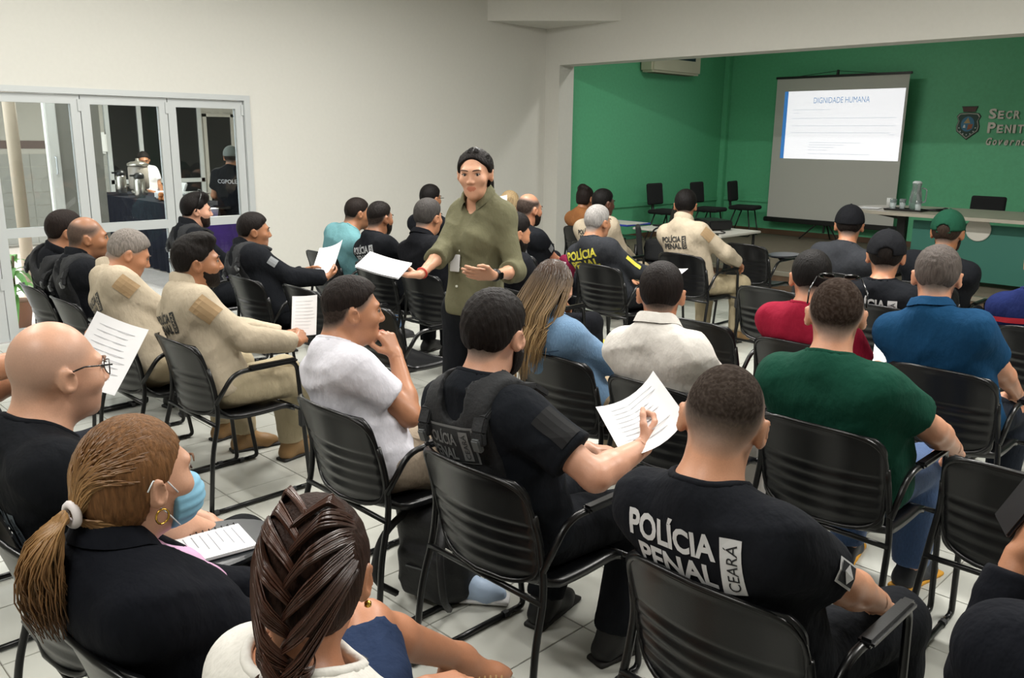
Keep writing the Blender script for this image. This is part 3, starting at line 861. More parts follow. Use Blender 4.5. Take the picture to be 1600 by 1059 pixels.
    if o.get('shirt'):
        e = o.get('ease', .016)*.72; sl = o.get('sleeve', .62); P = [infl(p, e) for p in torso]+[infl(p, e*1.0) for p in trap]+[rbox(TP(0, .016+bel*.5, .36), V((.124 if fem else .150)*w+bel*.3+e, .088+bel*.5+e, .27), Rt, .085, .06)]
        for a in arms.values():
            if sl <= 1:
                cp = a['sh']+(a['el']-a['sh'])*sl; d = nrm(a['el']-a['sh'])
                P += [infl(p, e+.004*sl, cuts=[(d, cp)]) for p in upper(a)[:1]]+[infl(upper(a)[1], e*.9)]
                if sl > .3: P.append(cone(a['sh']+(a['el']-a['sh'])*.2, cp+d*.02, .056*aw+e+.002, .050*aw+e+.010, .03, [(d, cp)]))
            else:
                wcut = a['el']+(a['wr']-a['el'])*(sl-1); d = nrm(a['wr']-a['el'])
                P += [infl(p, e+.002) for p in upper(a)]+[infl(p, e, cuts=[(d, wcut)]) for p in fore(a)]
                P.append(cone(a['el'], wcut+d*.02, .044*aw+e, .036*aw+e, .03, [(d, wcut)]))
        cuts = [(-u, TP(0, 0, o.get('hem', -.10)))]
        nr = o.get('neckhole', nk+.010)
        nn = nrm(u*.93+f*.36); Nc = c7+f*.022+u*.0
        sub = [cone(Nc-nn*.03, Nc+nn*.25, nr, nr+.02)]
        if o.get('vneck'): sub.append(cone(TP(0, .11, .99), TP(0, .185, o['vneck']), .062, .022))
        fa = o.get('fold', .0042); sd_ = sum(ord(c) for c in o['label']) % 17
        v, q = surfnet(P, h, cuts=cuts, sub=sub, disp=lambda G: folds(G, fa, sd_))
        sh = np_mesh(o.get('garment', 'shirt'), v, q, o.get('shirtmat') or cloth(o['shirt'], o.get('weave', 'knit')), root)
        info['shirt'] = sh
        cm = o.get('shirtmat') or cloth(o.get('collarc', o['shirt']), o.get('weave', 'knit'))
        bv = BVHTree.FromPolygons([tuple(c) for c in v], [tuple(x) for x in q])
        n2 = nrm(f-nn*(f@nn)); ring = []; NN = 28
        for k in range(NN):
            a = 2*math.pi*(k+.5)/NN; rd = n2*math.cos(a)*1.06+r*math.sin(a)
            hit = bv.ray_cast(Vector(Nc+rd*(nr+.010)+nn*.22), Vector(-nn), .45)[0]
            ring.append((a, rd, V(hit) if hit is not None else None))
        ok = [x for x in ring if x[2] is not None]
        hts = np.array([(x[2]-Nc)@nn for x in ok]) if ok else np.zeros(1)
        pts = [(a, rd, Nc+rd*(nr+.004)+nn*float(np.clip((h_-Nc)@nn if h_ is not None else hts.mean(), -.10, .07))) for a, rd, h_ in ring]
        sm = [np.mean([pts[(k+j) % NN][2] for j in (-1, 0, 1)], 0) for k in range(NN)]
        if o.get('collar', 'crew') == 'crew':
            MB().tube([tuple(x) for x in sm], .0095, 8, closed=True).build('collar', cm, root, True)
        else:
            hc_ = {'polo': .030, 'shirt': .034, 'stand': .042}[o['collar']]; stand_ = o['collar'] == 'stand'
            vv, ff = [], []
            for k in range(NN):
                a, rd = pts[k][0], pts[k][1]; b0 = sm[k]; up = hc_*(1-.25*max(0, math.cos(a)))
                for dr, dz in ((.0, -.012), (-.006, up), (.0, up+.004), (.008, up*.92), (.024 if not stand_ else .010, -.002 if not stand_ else -.010)): vv.append(b0+rd*dr+nn*dz)
            for k in range(NN):
                if not stand_ and (k == NN-1 or (o.get('vneck') and (k < 2 or k > NN-4))): continue
                for j in range(4): ff.append((k*5+j, k*5+j+1, ((k+1) % NN)*5+j+1, ((k+1) % NN)*5+j))
            MB().add(vv, ff).build('collar', cm, root, True)
    if o.get('pants'):
        e = .012 if o.get('pantcut', 1) > 0 else .024; P = [infl(pel, .006, r=pel['r']+V(.006, .006, .0))]
        for l in legs.values():
            hj, kn, an, toe, sd = l; d = nrm(an-kn); pc = o.get('pantcut', .97); cp = kn+(an-kn)*pc
            if pc < 0: d = nrm(kn-hj); cp = kn+(kn-hj)*pc
            lp = [infl(p, e) for p in leg(l)]
            if pc < 0: lp = lp[:1]; lp[0]['cuts'] = [(d, cp)]
            else:
                lp[1] = infl(lp[1], .008, cuts=[(d, cp)]); lp[2] = infl(lp[2], .012, cuts=[(d, cp)])
                lp.append(cone(kn+(an-kn)*.35, cp+d*.02, .060*lw_, .058, .03, [(d, cp)]))
            P += lp
        v, q = surfnet(P, max(h, .012), cuts=[(u, TP(0, 0, .22))], disp=lambda G: folds(G, .004, 3))
        info['pants'] = np_mesh('trousers' if o.get('pantcut', .97) > 0 else 'skirt', v, q, cloth(o['pants'], o.get('pweave', 'knit')), root)
    if o.get('shoes'):
        for l in legs.values():
            hj, kn, an, toe, sd = l; P = [infl(p, .010) for p in foot(l)]
            if o.get('boots'): P.append(cone(an, an+nrm(kn-an)*.10, .048, .050, .03))
            dn = V(0, 0, -1) if abs(toe[2]) < .3 else nrm(V(0, 0, -1)-toe*(-toe[2]))
            so = an+dn*.094
            v, q = surfnet(P, .010, cuts=[(dn, so)])
            sho = np_mesh('boot' if o.get('boots') else 'shoe', v, q, mat('shoe_'+o['shoes'], o['shoes'], .55, bump=.1, scale=60), root)
            Rf = np.stack([nrm(np.cross(toe, -dn)), toe, -dn], 1)
            v, q = surfnet([rbox(an+dn*.088+toe*.062, V(.043, .145, .011), Rf, .010)], .008)
            np_mesh('sole', v, q, mat('sole_'+o.get('sole', '1c1a18'), o.get('sole', '1c1a18'), .7), sho)
    # hair
    st = o.get('hair')
    if o.get('cap'): cap_hat(root, C, R, s, o, hh)
    elif st == 'short': short_hair(root, C, R, s, o, hh)
    if o.get('beard'): beard(root, C, R, s, o, min(hh, .008))
    return info

def vest(I, o, word=True, c='15171a', patch='9a9c9c'):
    """tactical vest: carrier with shoulder straps, buckles and a word patch on the back"""
    root, TP, r, u, f, sw = I['root'], I['TP'], I['r'], I['u'], I['f'], I['sw']
    mv = mat('vest_'+c, c, .85, bump=.3, scale=90, var=.15)
    P = [infl(p, .036) for p in I['torso'][1:]]+[infl(p, .030) for p in I['trap']]
    cx = sw*.80
    cuts = [(r, TP(cx+.01, 0, .7)), (-r, TP(-cx-.01, 0, .7)), (-u, TP(0, 0, .14))]
    c7 = I['c7']
    sub = [cone(c7-f*.0+u*-.02, c7+u*.2, .086, .11), cone(TP(0, .11, .95), TP(0, .2, 1.05), .085, .1), cone(TP(-.0, -.10, 1.0), c7+u*.1, .055, .08)]
    v, q = surfnet(P, I['h'], cuts=cuts, sub=sub, disp=lambda G: folds(G, .003, 5, 34))
    ob = np_mesh('tactical_vest', v, q, mv, root)
    I['vest'] = ob
    side = MB()
    for sd in (-1, 1):
        st = [tuple(TP(sd*.130, y, t)) for y, t in [(q_*(.6+.4*o.get('w', 1.)), t_) for q_, t_ in ((-.132, .80), (-.126, .87), (-.105, .94), (-.04, .995), (.03, 1.0), (.09, .95), (.13, .86))]]
        mb = MB(); pts = [Vector(p) for p in st]
        for a, b in zip(pts[:-1], pts[1:]):
            d = (b-a); L_ = d.length; d.normalize(); x = Vector(r); n = x.cross(d).normalized()
            Rm = Matrix((x, d, n)).transposed(); c_ = (a+b)/2
            mb.box((c_.x-.026, c_.y-L_*.56, c_.z-.010), (c_.x+.026, c_.y+L_*.56, c_.z+.010), bev=.004, rot=Rm, c=c_)
        sp = mb.build('shoulder_strap', mv, ob)
        a = Vector(TP(sd*.130, -.138*(.6+.4*o.get('w', 1.)), .80)); Rm = Matrix((Vector(r), Vector(u), Vector(-f))).transposed()
        MB().box(a-Vector((.017, .020, .009)), a+Vector((.017, .020, .009)), bev=.004, rot=Rm, c=a).build('buckle', mat('buckle_plastic', '4a4d4e', .4), sp)
        if not sd < 0: continue
    if word:
        fr = (TP(-.02, 0, o.get('pt', .60)), r, u, f)
        mp = mat('patch_dark', '1d1f21', .8); mg = mat('patch_grey', patch, .7)
        project_print(root, 'patch_border', rect_mesh(.232, .118), ob, *fr, mg, lift=.004)
        project_print(root, 'patch', rect_mesh(.220, .106), ob, *fr, mp, lift=.0065)
        for k, tx in enumerate(('POLÍCIA', 'PENAL')):
            project_print(root, 'patch_word', text_mesh(tx, width=.145 if k == 0 else .132, height=.046 if k == 0 else .037, bold=.025, cell=.025), ob, *fr, mg, shift=(-.030, .023 if k == 0 else -.028), lift=.009)
        project_print(root, 'patch_box', rect_mesh(.038, .094), ob, *fr, mg, shift=(.079, 0), lift=.009)
        project_print(root, 'patch_word', text_mesh('CEARÁ', width=.08, height=.024, cell=.025), ob, *fr, mp, rot=math.pi/2, shift=(.079, 0), lift=.011)
    return ob
def arm_patch(I, key, m, w=.07, h=.09, t=.35, ang=0.):
    a = I['arms'][key]; ax = nrm(a['el']-a['sh']); sd = a['sd']; n = I['r']*sd-ax*((I['r']*sd)@ax); n = nrm(n)
    if ang: n = nrm(n*math.cos(ang)-I['f']*math.sin(ang))
    fdir = -n; rr = nrm(np.cross(ax, n)); 
    return project_print(I['root'], 'sleeve_patch', rect_mesh(w, h), I['shirt'], a['sh']+(a['el']-a['sh'])*t, tuple(rr), tuple(-ax), tuple(fdir), m, lift=.005)
def sheet(name, label, c, ru, up, w=.21, h=.297, curl=.03, lines=True, cat='paper', group=None, pages=1):
    """sheet of paper: centre, right and up vectors in the world"""
    ru = Vector(ru).normalized(); up = Vector(up); up = (up-ru*up.dot(ru)).normalized(); n = ru.cross(up)
    o = empty(name, tuple(c)); tag(o, label, cat, group)
    def P(x, y): return ru*x*w+up*y*h+n*(curl*(4*x*x-.3)+curl*.4*y*y)
    NX = 8; vv, ff = [], []
    for s in (0, 1):
        for j in range(NX+1):
            for i in range(NX+1): vv.append(tuple(P(i/NX-.5, j/NX-.5)+n*(.0006*pages if s else 0)))
    k = (NX+1)**2
    for s in (0, 1):
        for j in range(NX):
            for i in range(NX):
                a = s*k+j*(NX+1)+i; q = (a, a+1, a+NX+2, a+NX+1); ff.append(q if s else q[::-1])
    MB().add(vv, ff).build('sheet', mat('white_paper', 'e4e4e6', .7), o, True)
    if lines:
        mb = MB(); rng = random.Random(int(c[0]*100))
        for i in range(9):
            y = .36-i*.085; x1 = rng.uniform(.15, .4)
            for sgn in (1, -1):
                a = [P(x, yy)+n*(.0006*pages+.0004 if sgn > 0 else -.0004) for yy in (y, y+.007) for x in (-.38, -.1, x1)]
                mb.add(a, [(0, 1, 4, 3), (1, 2, 5, 4)])
        mb.build('printed_text', mat('pale_ink', 'b9babf', .8), o)
    return o

# ---------------------------------------------------------------- long hair
def strands_col(root, name, curves, cols, r=.0035, n=4, gloss=.4):
    """curves with a root and a tip colour each, as one mesh"""
    mb = MB(); cc = []
    for pts, (c0, c1) in zip(curves, cols):
        k = len(pts); mb.tube([tuple(p) for p in pts], [r*(.5 if i == 0 else 1-(.65*(i/(k-1))**3)) for i in range(k)], n)
        for i in range(k):
            t = i/(k-1); cc += [tuple(c0[q]*(1-t)+c1[q]*t for q in range(3))]*n
    ob = mb.build(name, mat('hair_strands_%g' % gloss, (1, 1, 1), gloss, attr=True, spec=.35), root, True)
    at = ob.data.color_attributes.new('Col', 'FLOAT_COLOR', 'POINT')
    at.data.foreach_set('color', np.concatenate([np.array(cc), np.ones((len(cc), 1))], 1).astype(np.float32).ravel())
    return ob
def jit(c, a, rng): k = 1+rng.uniform(-a, a); return tuple(x*k for x in c)
def bez(p0, p1, p2, p3, n=8):
    return [p0*(1-t)**3+p1*3*t*(1-t)**2+p2*3*t*t*(1-t)+p3*t**3 for t in np.linspace(0, 1, n)]
def skull(I, az, el, e=.012):
    """point on the skull; az 0 = back, + to the right; el from 0 (ear level) to 90 (crown)"""
    s, L = I['s'], I['L']; ca = math.cos(math.radians(el))
    return L(math.sin(math.radians(az))*ca*(.0765+e), -.014-math.cos(math.radians(az))*ca*(.098+e), .026+math.sin(math.radians(el))*(.092+e))
def hair_mass(I, hc, low=-.07, e=.009, h=.008, extra=(), front=.068, side=False):
    C, R, s = I['C'], I['R'], I['s']
    P = [ell(I['L'](0, -.014, .026), (V(.0765, .0907, .092)+e)*s, R, .02), ell(I['L'](0, -.03, -.03), (V(.06, .072, .05)+e)*s, R, .03)]+list(extra)
    HL = pline([-.14, -.03, -.015, .02, .035, .06, .08, .1], [low, low, .0, .012, .035, .055, front, front])
    if side: HL = pline([-.14, -.03, .0, .03, .05, .068, .085, .1], [low, low, -.045, -.012, .03, .062, front, front])
    def mask(G):
        q = ((G-C)@R)/(s*HV)
        m = (HL(q[:, 1])-q[:, 2])*.8
        return np.maximum(m, np.where(q[:, 1] > .05, np.abs(q[:, 0])-.066, -1) if not side else m)*s
    v, f = surfnet(P, h, mask=mask, disp=lambda G: .0008*np.sin(((G-C)@R)[:, 0]*420))
    return np_mesh('hair', v, f, hair_mat(hc, .4), I['root'])
def long_hair(I, c_root, c_tip, zend, n=430, back=.10, seed=1, wid=.105):
    rng = random.Random(seed); L = I['L']; curves, cols = [], []
    c7 = I['c7']
    for i in range(n):
        az = rng.uniform(-118, 118); el = rng.uniform(15, 80)
        p0 = skull(I, az, el, .010); az2 = az*1.02; p1 = skull(I, az2, max(4, el-45), .024)
        x = math.sin(math.radians(az))*wid*rng.uniform(.85, 1.08)
        yb = -back-.035*math.cos(math.radians(az))+rng.uniform(-.018, .018)
        zc = float(c7[2])
        p2 = V(c7[0]+x, c7[1]+yb+.015+(.07 if abs(az) > 80 else 0), zc+.06)
        ze = zend+rng.uniform(-.05, .09)+.10*abs(x)/wid
        p3 = V(c7[0]+x*.80+rng.uniform(-.012, .012), c7[1]+yb-.035+rng.uniform(-.02, .02), ze)
        mid = bez(p0, p1, V(p1[0]*.4+p2[0]*.6, p1[1]*.4+p2[1]*.6-.015, p2[2]+.05), p2, 7)
        end = bez(p2, p2+V(0, -.012, -.08), V(p3[0], p3[1]-.008, p3[2]+.1), p3, 6)
        curves.append(mid+end[1:]); b = rng.random()
        cols.append((jit(c_root, .3, rng), jit(c_tip if b > .25 else tuple(.55*a+.45*d for a, d in zip(c_tip, c_root)), .22, rng)))
    return strands_col(I['root'], 'long_hair', curves, cols, .0028, 3)
def ponytail(I, c0, c1, seed=3):
    rng = random.Random(seed); L = I['L']; tie = L(0, -.136, -.030); curves, cols = [], []
    for i in range(700):
        az = rng.uniform(-178, 178); el = rng.uniform(-2, 80) if abs(az) < 100 else rng.uniform(28, 86)
        if abs(az) > 130 and el > 80: continue
        p0 = skull(I, az, el, .008); p1 = skull(I, az*.72, el*.8+6, .020); p2 = skull(I, az*.22, 4, .022)
        e = tie+I['R']@V(rng.uniform(-.012, .012), rng.uniform(0, .01), rng.uniform(-.012, .012))
        curves.append(bez(p0, p1, p2, e, 9)); cols.append((jit(c0, .3, rng), jit(c1, .3, rng)))
    for i in range(240):                        # swept up from the nape
        az = rng.uniform(-75, 75); p0 = L(math.sin(math.radians(az))*.062, -.03-math.cos(math.radians(az))*.06, rng.uniform(-.085, -.05))
        p2 = L(math.sin(math.radians(az))*.03, -.128, -.045)
        curves.append(bez(p0, p0+I['R']@V(0, -.03, .01), p2, tie, 7)); cols.append((jit(c1, .3, rng), jit(c0, .3, rng)))
    for i in range(380):                        # the tail
        a = rng.uniform(0, 6.28); q = rng.random()**.5
        o1 = I['R']@V(math.cos(a)*q*.016, -.012, math.sin(a)*q*.013)
        w = V(math.cos(a)*q*.055, math.sin(a)*q*.045, 0); ln = rng.uniform(.13, .23)
        p3 = tie+V(0, -.050, -ln)+w*.75
        pts = bez(tie+o1, tie+V(0, -.055, -.01)+w*.6, tie+V(0, -.085, -.10)+w*1.25, p3, 9)
        ph = rng.uniform(0, 6)
        pts = [p+V(math.sin(k*1.1+ph), math.cos(k*1.3+ph), 0)*.006*min(1, k/3) for k, p in enumerate(pts)]
        curves.append(pts); cols.append((jit(c1, .25, rng), jit(c0, .35, rng)))
    strands_col(I['root'], 'ponytail', curves, cols, .0023, 3)
    pts = [tuple(tie+I['R']@V(math.cos(t)*.021, .0, math.sin(t)*.019)) for t in np.linspace(0, 2*math.pi, 16)[:-1]]
    MB().tube(pts, .0085, 8, closed=True).build('hair_tie', mat('white_hair_tie', 'd9d2d2', .5), I['root'], True)
def braid(I, c0, c1, seed=5):
    rng = random.Random(seed); L, R = I['L'], I['R']; curves, cols = [], []
    path = [L(0, .02, .132), L(0, -.035, .134), L(0, -.080, .112), L(0, -.112, .078), L(0, -.129, .038), L(0, -.134, -.004), L(0, -.130, -.045), L(0, -.128, -.085), L(0, -.135, -.125), L(0, -.142, -.165), L(0, -.145, -.205), L(0, -.145, -.245)]
    N = len(path)
    def PP(t):
        i = min(max(int(t), 0), N-2); k = t-i; return path[i]*(1-k)+path[i+1]*k
    for i in range(2, 22):
        sd = 1 if i % 2 else -1; t = .35+i*.5; c = PP(t); nx = PP(min(t+1.0, N-1.01)); out = nrm(PP(t)-I['C']) if t < 7 else -R[:, 1]
        for k in range(60):
            v_ = rng.uniform(-.5, .5); d = rng.uniform(0, 1)
            if t < 7.2:
                el = max(-6, 78-t*12.5+v_*15)
                p0 = skull(I, sd*(104+rng.uniform(-16, 14)) if t < 5 else sd*(84+v_*20), el*.55+(22 if t < 2 else 6), .006); p1 = skull(I, sd*58, el, .020 if t > 2.4 else .012)
            else:
                p0 = c+R@V(sd*.034, .03, .03); p1 = c+R@V(sd*.052, -.004, .02)
            w = .032 if t < 7.2 else .026
            tb_ = nrm(PP(max(t-1, 0))-c); q1 = c+R@V(sd*w*(1.1+.1*d), 0, 0)+tb_*(v_*.030+.012)+out*(.016 if t > 2.4 else .006)*(.4+d); q2 = nx+R@V(-sd*.010, 0, 0)+tb_*v_*.014+out*(-.004+.012*d)
            a = bez(p0, p1, p1*.35+q1*.65+out*.008, q1, 7); b = bez(q1, q1+(q1-p1)*(.18 if t > 3.2 else .0)+out*(.012 if t > 3.2 else .003), q2+R@V(sd*.006, 0, 0)+tb_*.012+out*.010, q2, 6)
            curves.append(a+b[1:]); cols.append((jit(c0, .3, rng), jit(c1, .35, rng)))
    strands_col(I['root'], 'braid', curves, cols, .0020, 3, gloss=.3)

SK = dict(light='c4937a', fair='c99a80', mid='ad7a5c', tan='9a6a4c', brown='7d5038', dark='54362a')
PEOPLE = {}
def seatp(key, cx, yb, top, chl, tablet=False, crz=0., dy=.185, **o):
    if chl: chair(cx, yb, chl, crz, tablet)
    o['base'] = (cx+o.pop('dx', 0.), yb+dy); o['top'] = top
    dep = math.hypot(top[0], top[1])
    o.setdefault('vox', .0095 if dep < 2.6 else (.012 if dep < 4.5 else .015)); o.setdefault('hvox', .0052 if dep < 2.6 else (.0065 if dep < 4.5 else .008)); o.setdefault('handvox', .005 if dep < 3.2 else .007)
    I = person(o); PEOPLE[key] = I; I['o'] = o
    return I
BLK = '14161a'
# ---- row two, left block
I = seatp('P1', -5.86, 1.58, (-5.730, 1.74, 1.276), 'black chair under the dark-haired man in a vest nearest the glass door', label='dark-haired man in black tactical vest, leftmost of the row by the glass door', skin=SK['mid'], hair='short', hc='1d1512', th=.012, ht=.016, shirt=BLK, sleeve=1.9, pants=BLK, shoes='111111', boots=True, stub=.4, collar='stand', hyaw=-.10)
vest(I, I['o'], True, patch='6a6c6c')
I = seatp('P2', -5.26, 1.58, (-5.344, 1.74, 1.271), 'black chair under the bald man in a tactical vest', label='bald man in black tactical vest looking towards the screen', skin=SK['tan'], fade=(.35, (.25, .2, .18)), bald_top=True, shirt=BLK, sleeve=1.9, pants=BLK, shoes='111111', boots=True, stub=.45, collar='stand', w=1.08, hyaw=-0.25, browc='2a1d16')
vest(I, I['o'], False)
I = seatp('P3', -4.45, 1.52, (-4.66, 1.76, 1.243), 'black chair under the grey-haired man in beige uniform by the window side', label='grey-haired man in beige uniform looking down at his lap', skin=SK['mid'], hair='short', hc='77706a', th=.006, ht=.010, fade=(.5, (.42, .40, .38)), hpitch=.42, hyaw=-0.2, shirt='aca08c', sleeve=1.92, pants='a3967c', shoes='8a6a42', boots=True, collar='stand', fold=.006, ease=.022, L=dict(at=(-4.52, 2.02, .66)), R=dict(at=(-4.36, 2.04, .66)), browc='55483f')
police_print(I['root'], I['shirt'], (I['TP'](-.01, 0, .77), I['r'], I['u'], I['f']), .25, '2a2a28', '2a2a28', 'aca08c')
arm_patch(I, 'R', mat('tan_patch', '9a8160', .9), .085, .10, .22, .5)
I = seatp('P4', -3.88, 1.63, (-4.0, 1.78, 1.270), 'black chair under the dark-haired man in beige uniform holding a sheet', label='dark-haired bearded man in beige uniform holding a folded sheet', skin=SK['tan'], hair='short', hc='14100e', th=.010, ht=.020, quiff=True, rough=.004, beard=True, bth=.004, bc='1b1512', shirt='ada18d', sleeve=1.92, pants='a69a80', shoes='8c6c44', boots=True, collar='stand', fold=.006, ease=.022, hyaw=-0.3, hpitch=.0, L=dict(at=(-3.86, 2.16, .74), f=(.5, .7, .2), n=(.5, -.3, -.6), curl=.7), R=dict(at=(-3.70, 2.14, .74), f=(-.5, .75, .25), n=(-.5, -.3, -.6), curl=.7), feet=.02, spread=.02, RL=dict(knee=(-3.74, 2.24, .515), ankle=(-4.1, 2.34, .10), toe=(-.05, 1, 0)))
police_print(I['root'], I['shirt'], (I['TP'](-.01, 0, .77), I['r'], I['u'], I['f']), .26, '2a2a28', '2a2a28', 'aca08c')
arm_patch(I, 'R', mat('tan_patch', '9a8160', .9), .095, .11, .22, .45)
# ---- row three, left block
I = seatp('P5', -6.32, 2.74, (-6.379, 2.88, 1.304), 'black chair under the young man with headset by the white wall', label='young dark-haired bearded man in black vest with glasses pushed up on his hair', skin=SK['light'], hair='short', hc='120e0d', th=.012, ht=.020, quiff=True, beard=True, bth=.004, bc='231914', shirt=BLK, sleeve=1.9, pants=BLK, shoes='111111', collar='stand', hyaw=-0.25)
vest(I, I['o'], False)
MB().tube([tuple(I['L'](x, y, z)) for x, y, z in ((.09, -.02, .0), (.094, .0, .05), (.088, .02, .11), (.05, .03, .150), (-.05, .03, .150), (-.088, .02, .11), (-.094, .0, .05))], .0045, 6).build('glasses', mat('glasses_black', '0b0b0c', .2), I['root'], True)
I = seatp('P6', -5.30, 2.72, (-5.456, 2.86, 1.226), 'black chair under the man in a tactical vest reading near the aisle', label='man in black tactical vest over long sleeves holding a white sheet', skin=SK['tan'], hair='short', hc='16110f', th=.006, ht=.010, fade=(.6, (.16, .13, .12)), shirt='15171b', sleeve=1.9, pants='15171b', shoes='111111', boots=True, collar='stand', ease=.024, w=1.06, hyaw=-0.3, L=dict(at=(-5.34, 3.2, .80), f=(.3, .9, .1), n=(.6, -.2, -.5), curl=.6), R=dict(at=(-5.12, 3.22, .78), f=(-.3, .9, .1), n=(-.5, -.2, .6), curl=.5))
vest(I, I['o'], True, patch='5c5e5e'); arm_patch(I, 'R', mat('grey_patch', '6f7274', .8), .06, .06, .45)
chair(-4.72, 2.80, 'empty black chair beside the man in the tactical vest holding a sheet')
chair(-3.98, 2.80, 'empty black chair behind the standing woman, at the aisle')
# ---- row one
I = seatp('P7', -2.19, .50, (-2.276, .63, 1.295), 'black chair under the bald man with glasses', tablet=True, label='bald man with glasses and grey stubble in a black T-shirt', skin=SK['fair'], shirt=BLK, sleeve=.7, pants='1a1b1d', shoes='111111', boots=True, stub=.35, w=1.08, hs=1.10, hyaw=.10, hpitch=.05, fade=(.003, 0), bald_top=True, browc='6a5040')
police_print(I['root'], I['shirt'], (I['TP'](-.02, 0, .62), I['r'], I['u'], I['f']), .28, '5f6a74', '5f6a74', '16181c')
gl = MB(); L = I['L']
for sd in (-1, 1):
    gl.tube([tuple(L(sd*.082, -.012, .012)), tuple(L(sd*.080, .03, .022)), tuple(L(sd*.068, .104, .016))], .0022, 6)
    gl.tube([tuple(L(sd*(.036+.026*math.cos(a)), .112-.012*abs(math.cos(a))*(1 if math.cos(a) > 0 else 0), .004+.018*math.sin(a))) for a in np.linspace(0, 6.28, 17)[:-1]], .0016, 5, closed=True)
gl.tube([tuple(L(-.01, .118, .010)), tuple(L(.01, .118, .010))], .0016, 5)
gl.build('glasses', mat('glasses_black', '0b0b0c', .2), I['root'], True)
I = seatp('P37', -3.36, .49, (-3.36, .60, 1.29), 'black chair at the left end of the back row', label='person in a dark shirt at the left edge, elbow raised, holding a sheet', skin=SK['mid'], hair='short', hc='16110f', shirt='22242a', sleeve=.4, pants='22242a', shoes='111111', R=dict(at=(-3.30, 1.02, .96), pole=(1, -.1, .35), f=(.0, .9, .3), n=(-.8, 0, .3), curl=.5), L=dict(at=(-3.46, .98, .90), curl=.5))
I = seatp('P8', -1.60, .49, (-1.632, .57, 1.214), 'black chair under the woman with a ponytail', fem=True, label='woman with golden-brown ponytail and blue face mask in a black blazer', skin=SK['fair'], shirt='101218', garment='blazer', sleeve=1.92, pants='121318', shoes='111111', collar='shirt', vneck=.55, ease=.024, hs=1.05, hyaw=0.15, hpitch=.02, w=1.04, fold=.005, L=dict(at=(-1.72, 1.0, .62)), R=dict(at=(-1.58, 1.0, .62)), RL=dict(knee=(-1.66, 1.09, .515), ankle=(-1.68, 1.12, .095)), LL=dict(knee=(-1.84, 1.09, .515), ankle=(-1.85, 1.10, .095)), browc='5a3b22')
hair_mass(I, '6a4a2e', low=-.075, h=.006)
ponytail(I, hexc('66462c'), hexc('a07c50'))
R_, L = I['R'], I['L']
v, q = surfnet([ell(L(0, .055, -.055), V(.066, .078, .062)*1.05, R_, .02)], .005, cuts=[(R_@V(0, 0, 1), L(0, 0, -.020)), (-R_[:, 1], L(0, .040, 0)), (R_@V(0, 0, -1), L(0, 0, -.112))], disp=lambda G: .0015*np.sin(((G-I['C'])@R_)[:, 2]*320))
np_mesh('face_mask', v, q, mat('blue_mask', '7fb4cf', .8), I['root'])
ml = MB()
for sd in (-1, 1):
    ml.tube([tuple(L(.064*sd, .045, -.024)), tuple(L(.080*sd, .012, .012)), tuple(L(.085*sd, -.02, .022)), tuple(L(.088*sd, -.034, .005))], .0016, 5)
    ml.tube([tuple(L(.064*sd, .045, -.09)), tuple(L(.076*sd, .01, -.05)), tuple(L(.082*sd, -.02, -.02))], .0016, 5)
ml.build('mask_loop', mat('mask_loop', 'dfe6e8', .8), I['root'], True)
for sd in (-1, 1):
    MB().tube([tuple(L(.083*sd+.0*math.cos(a), -.004+.014*math.cos(a), -.052+.014*math.sin(a))) for a in np.linspace(0, 6.28, 15)[:-1]], .0022, 6, closed=True).build('hoop_earring', mat('gold', 'c9a24a', .25, metal=1), I['root'], True)
v, q = surfnet([infl(p, .019) for p in I['torso'][1:]], .012, cuts=[(-I['f'], I['TP'](0, .09, .6)), (I['r'], I['TP'](.07, 0, .6)), (-I['r'], I['TP'](-.07, 0, .6)), (-I['u'], I['TP'](0, 0, .45)), (I['u'], I['TP'](0, 0, .97))])
np_mesh('blouse', v, q, cloth('cfa6c4'), I['root'])
I = seatp('P9', -1.02, .50, (-1.138, .68, 1.178), 'black chair under the woman with the braid, nearest the camera', fem=True, label='woman with dark brown braided hair and white top, nearest the camera', skin='b07a5c', shirt='dcd9d2', sleeve=.35, neckhole=.085, pants='23304a', pantcut=-.10, hs=1.06, hyaw=0.72, hpitch=0.28, RL=dict(knee=(-1.48, 1.0, .65), ankle=(-1.52, 1.32, .40), toe=(.10, .85, -.25)), dx=-.06, LL=dict(knee=(-1.22, 1.06, .51), ankle=(-1.20, 1.05, .095)), L=dict(at=(-1.2, .95, .66)), R=dict(at=(-1.06, .98, .66)), vox=.009)
hair_mass(I, '2a1a13', low=-.09, h=.006)
braid(I, hexc('2e1c15'), hexc('4a2f24'))
MB().lathe([(.002, -.006), (.006, -.003), (.006, .003), (.002, .006)], 10, tuple(I['L'](.086, -.006, -.040))).build('earring', mat('gold', 'c9a24a', .25, metal=1), I['root'], True)
for l in I['legs'].values():
    hj, kn, an, toe, sd = l; dn = nrm(V(0, 0, -1)-toe*(-toe[2])); Rf = np.stack([nrm(np.cross(toe, -dn)), toe, -dn], 1); ms = mat('sandal_tan', 'b08a5c', .6)
    v, q = surfnet([rbox(an+dn*.100+toe*.065, V(.042, .140, .009), Rf, .008)], .008); so = np_mesh('sandal', v, q, ms, I['root'])
    sb = MB()
    for t in (.055, .075, .095, .115, .135):
        c = an+dn*.070+toe*t
        sb.tube([tuple(c+Rf[:, 0]*.040*math.cos(a)-dn*.034*math.sin(a)*(1.35-t*3.4)) for a in np.linspace(-.5, math.pi+.5, 12)], .0045, 6)
    sb.build('sandal_strap', ms, so, True)
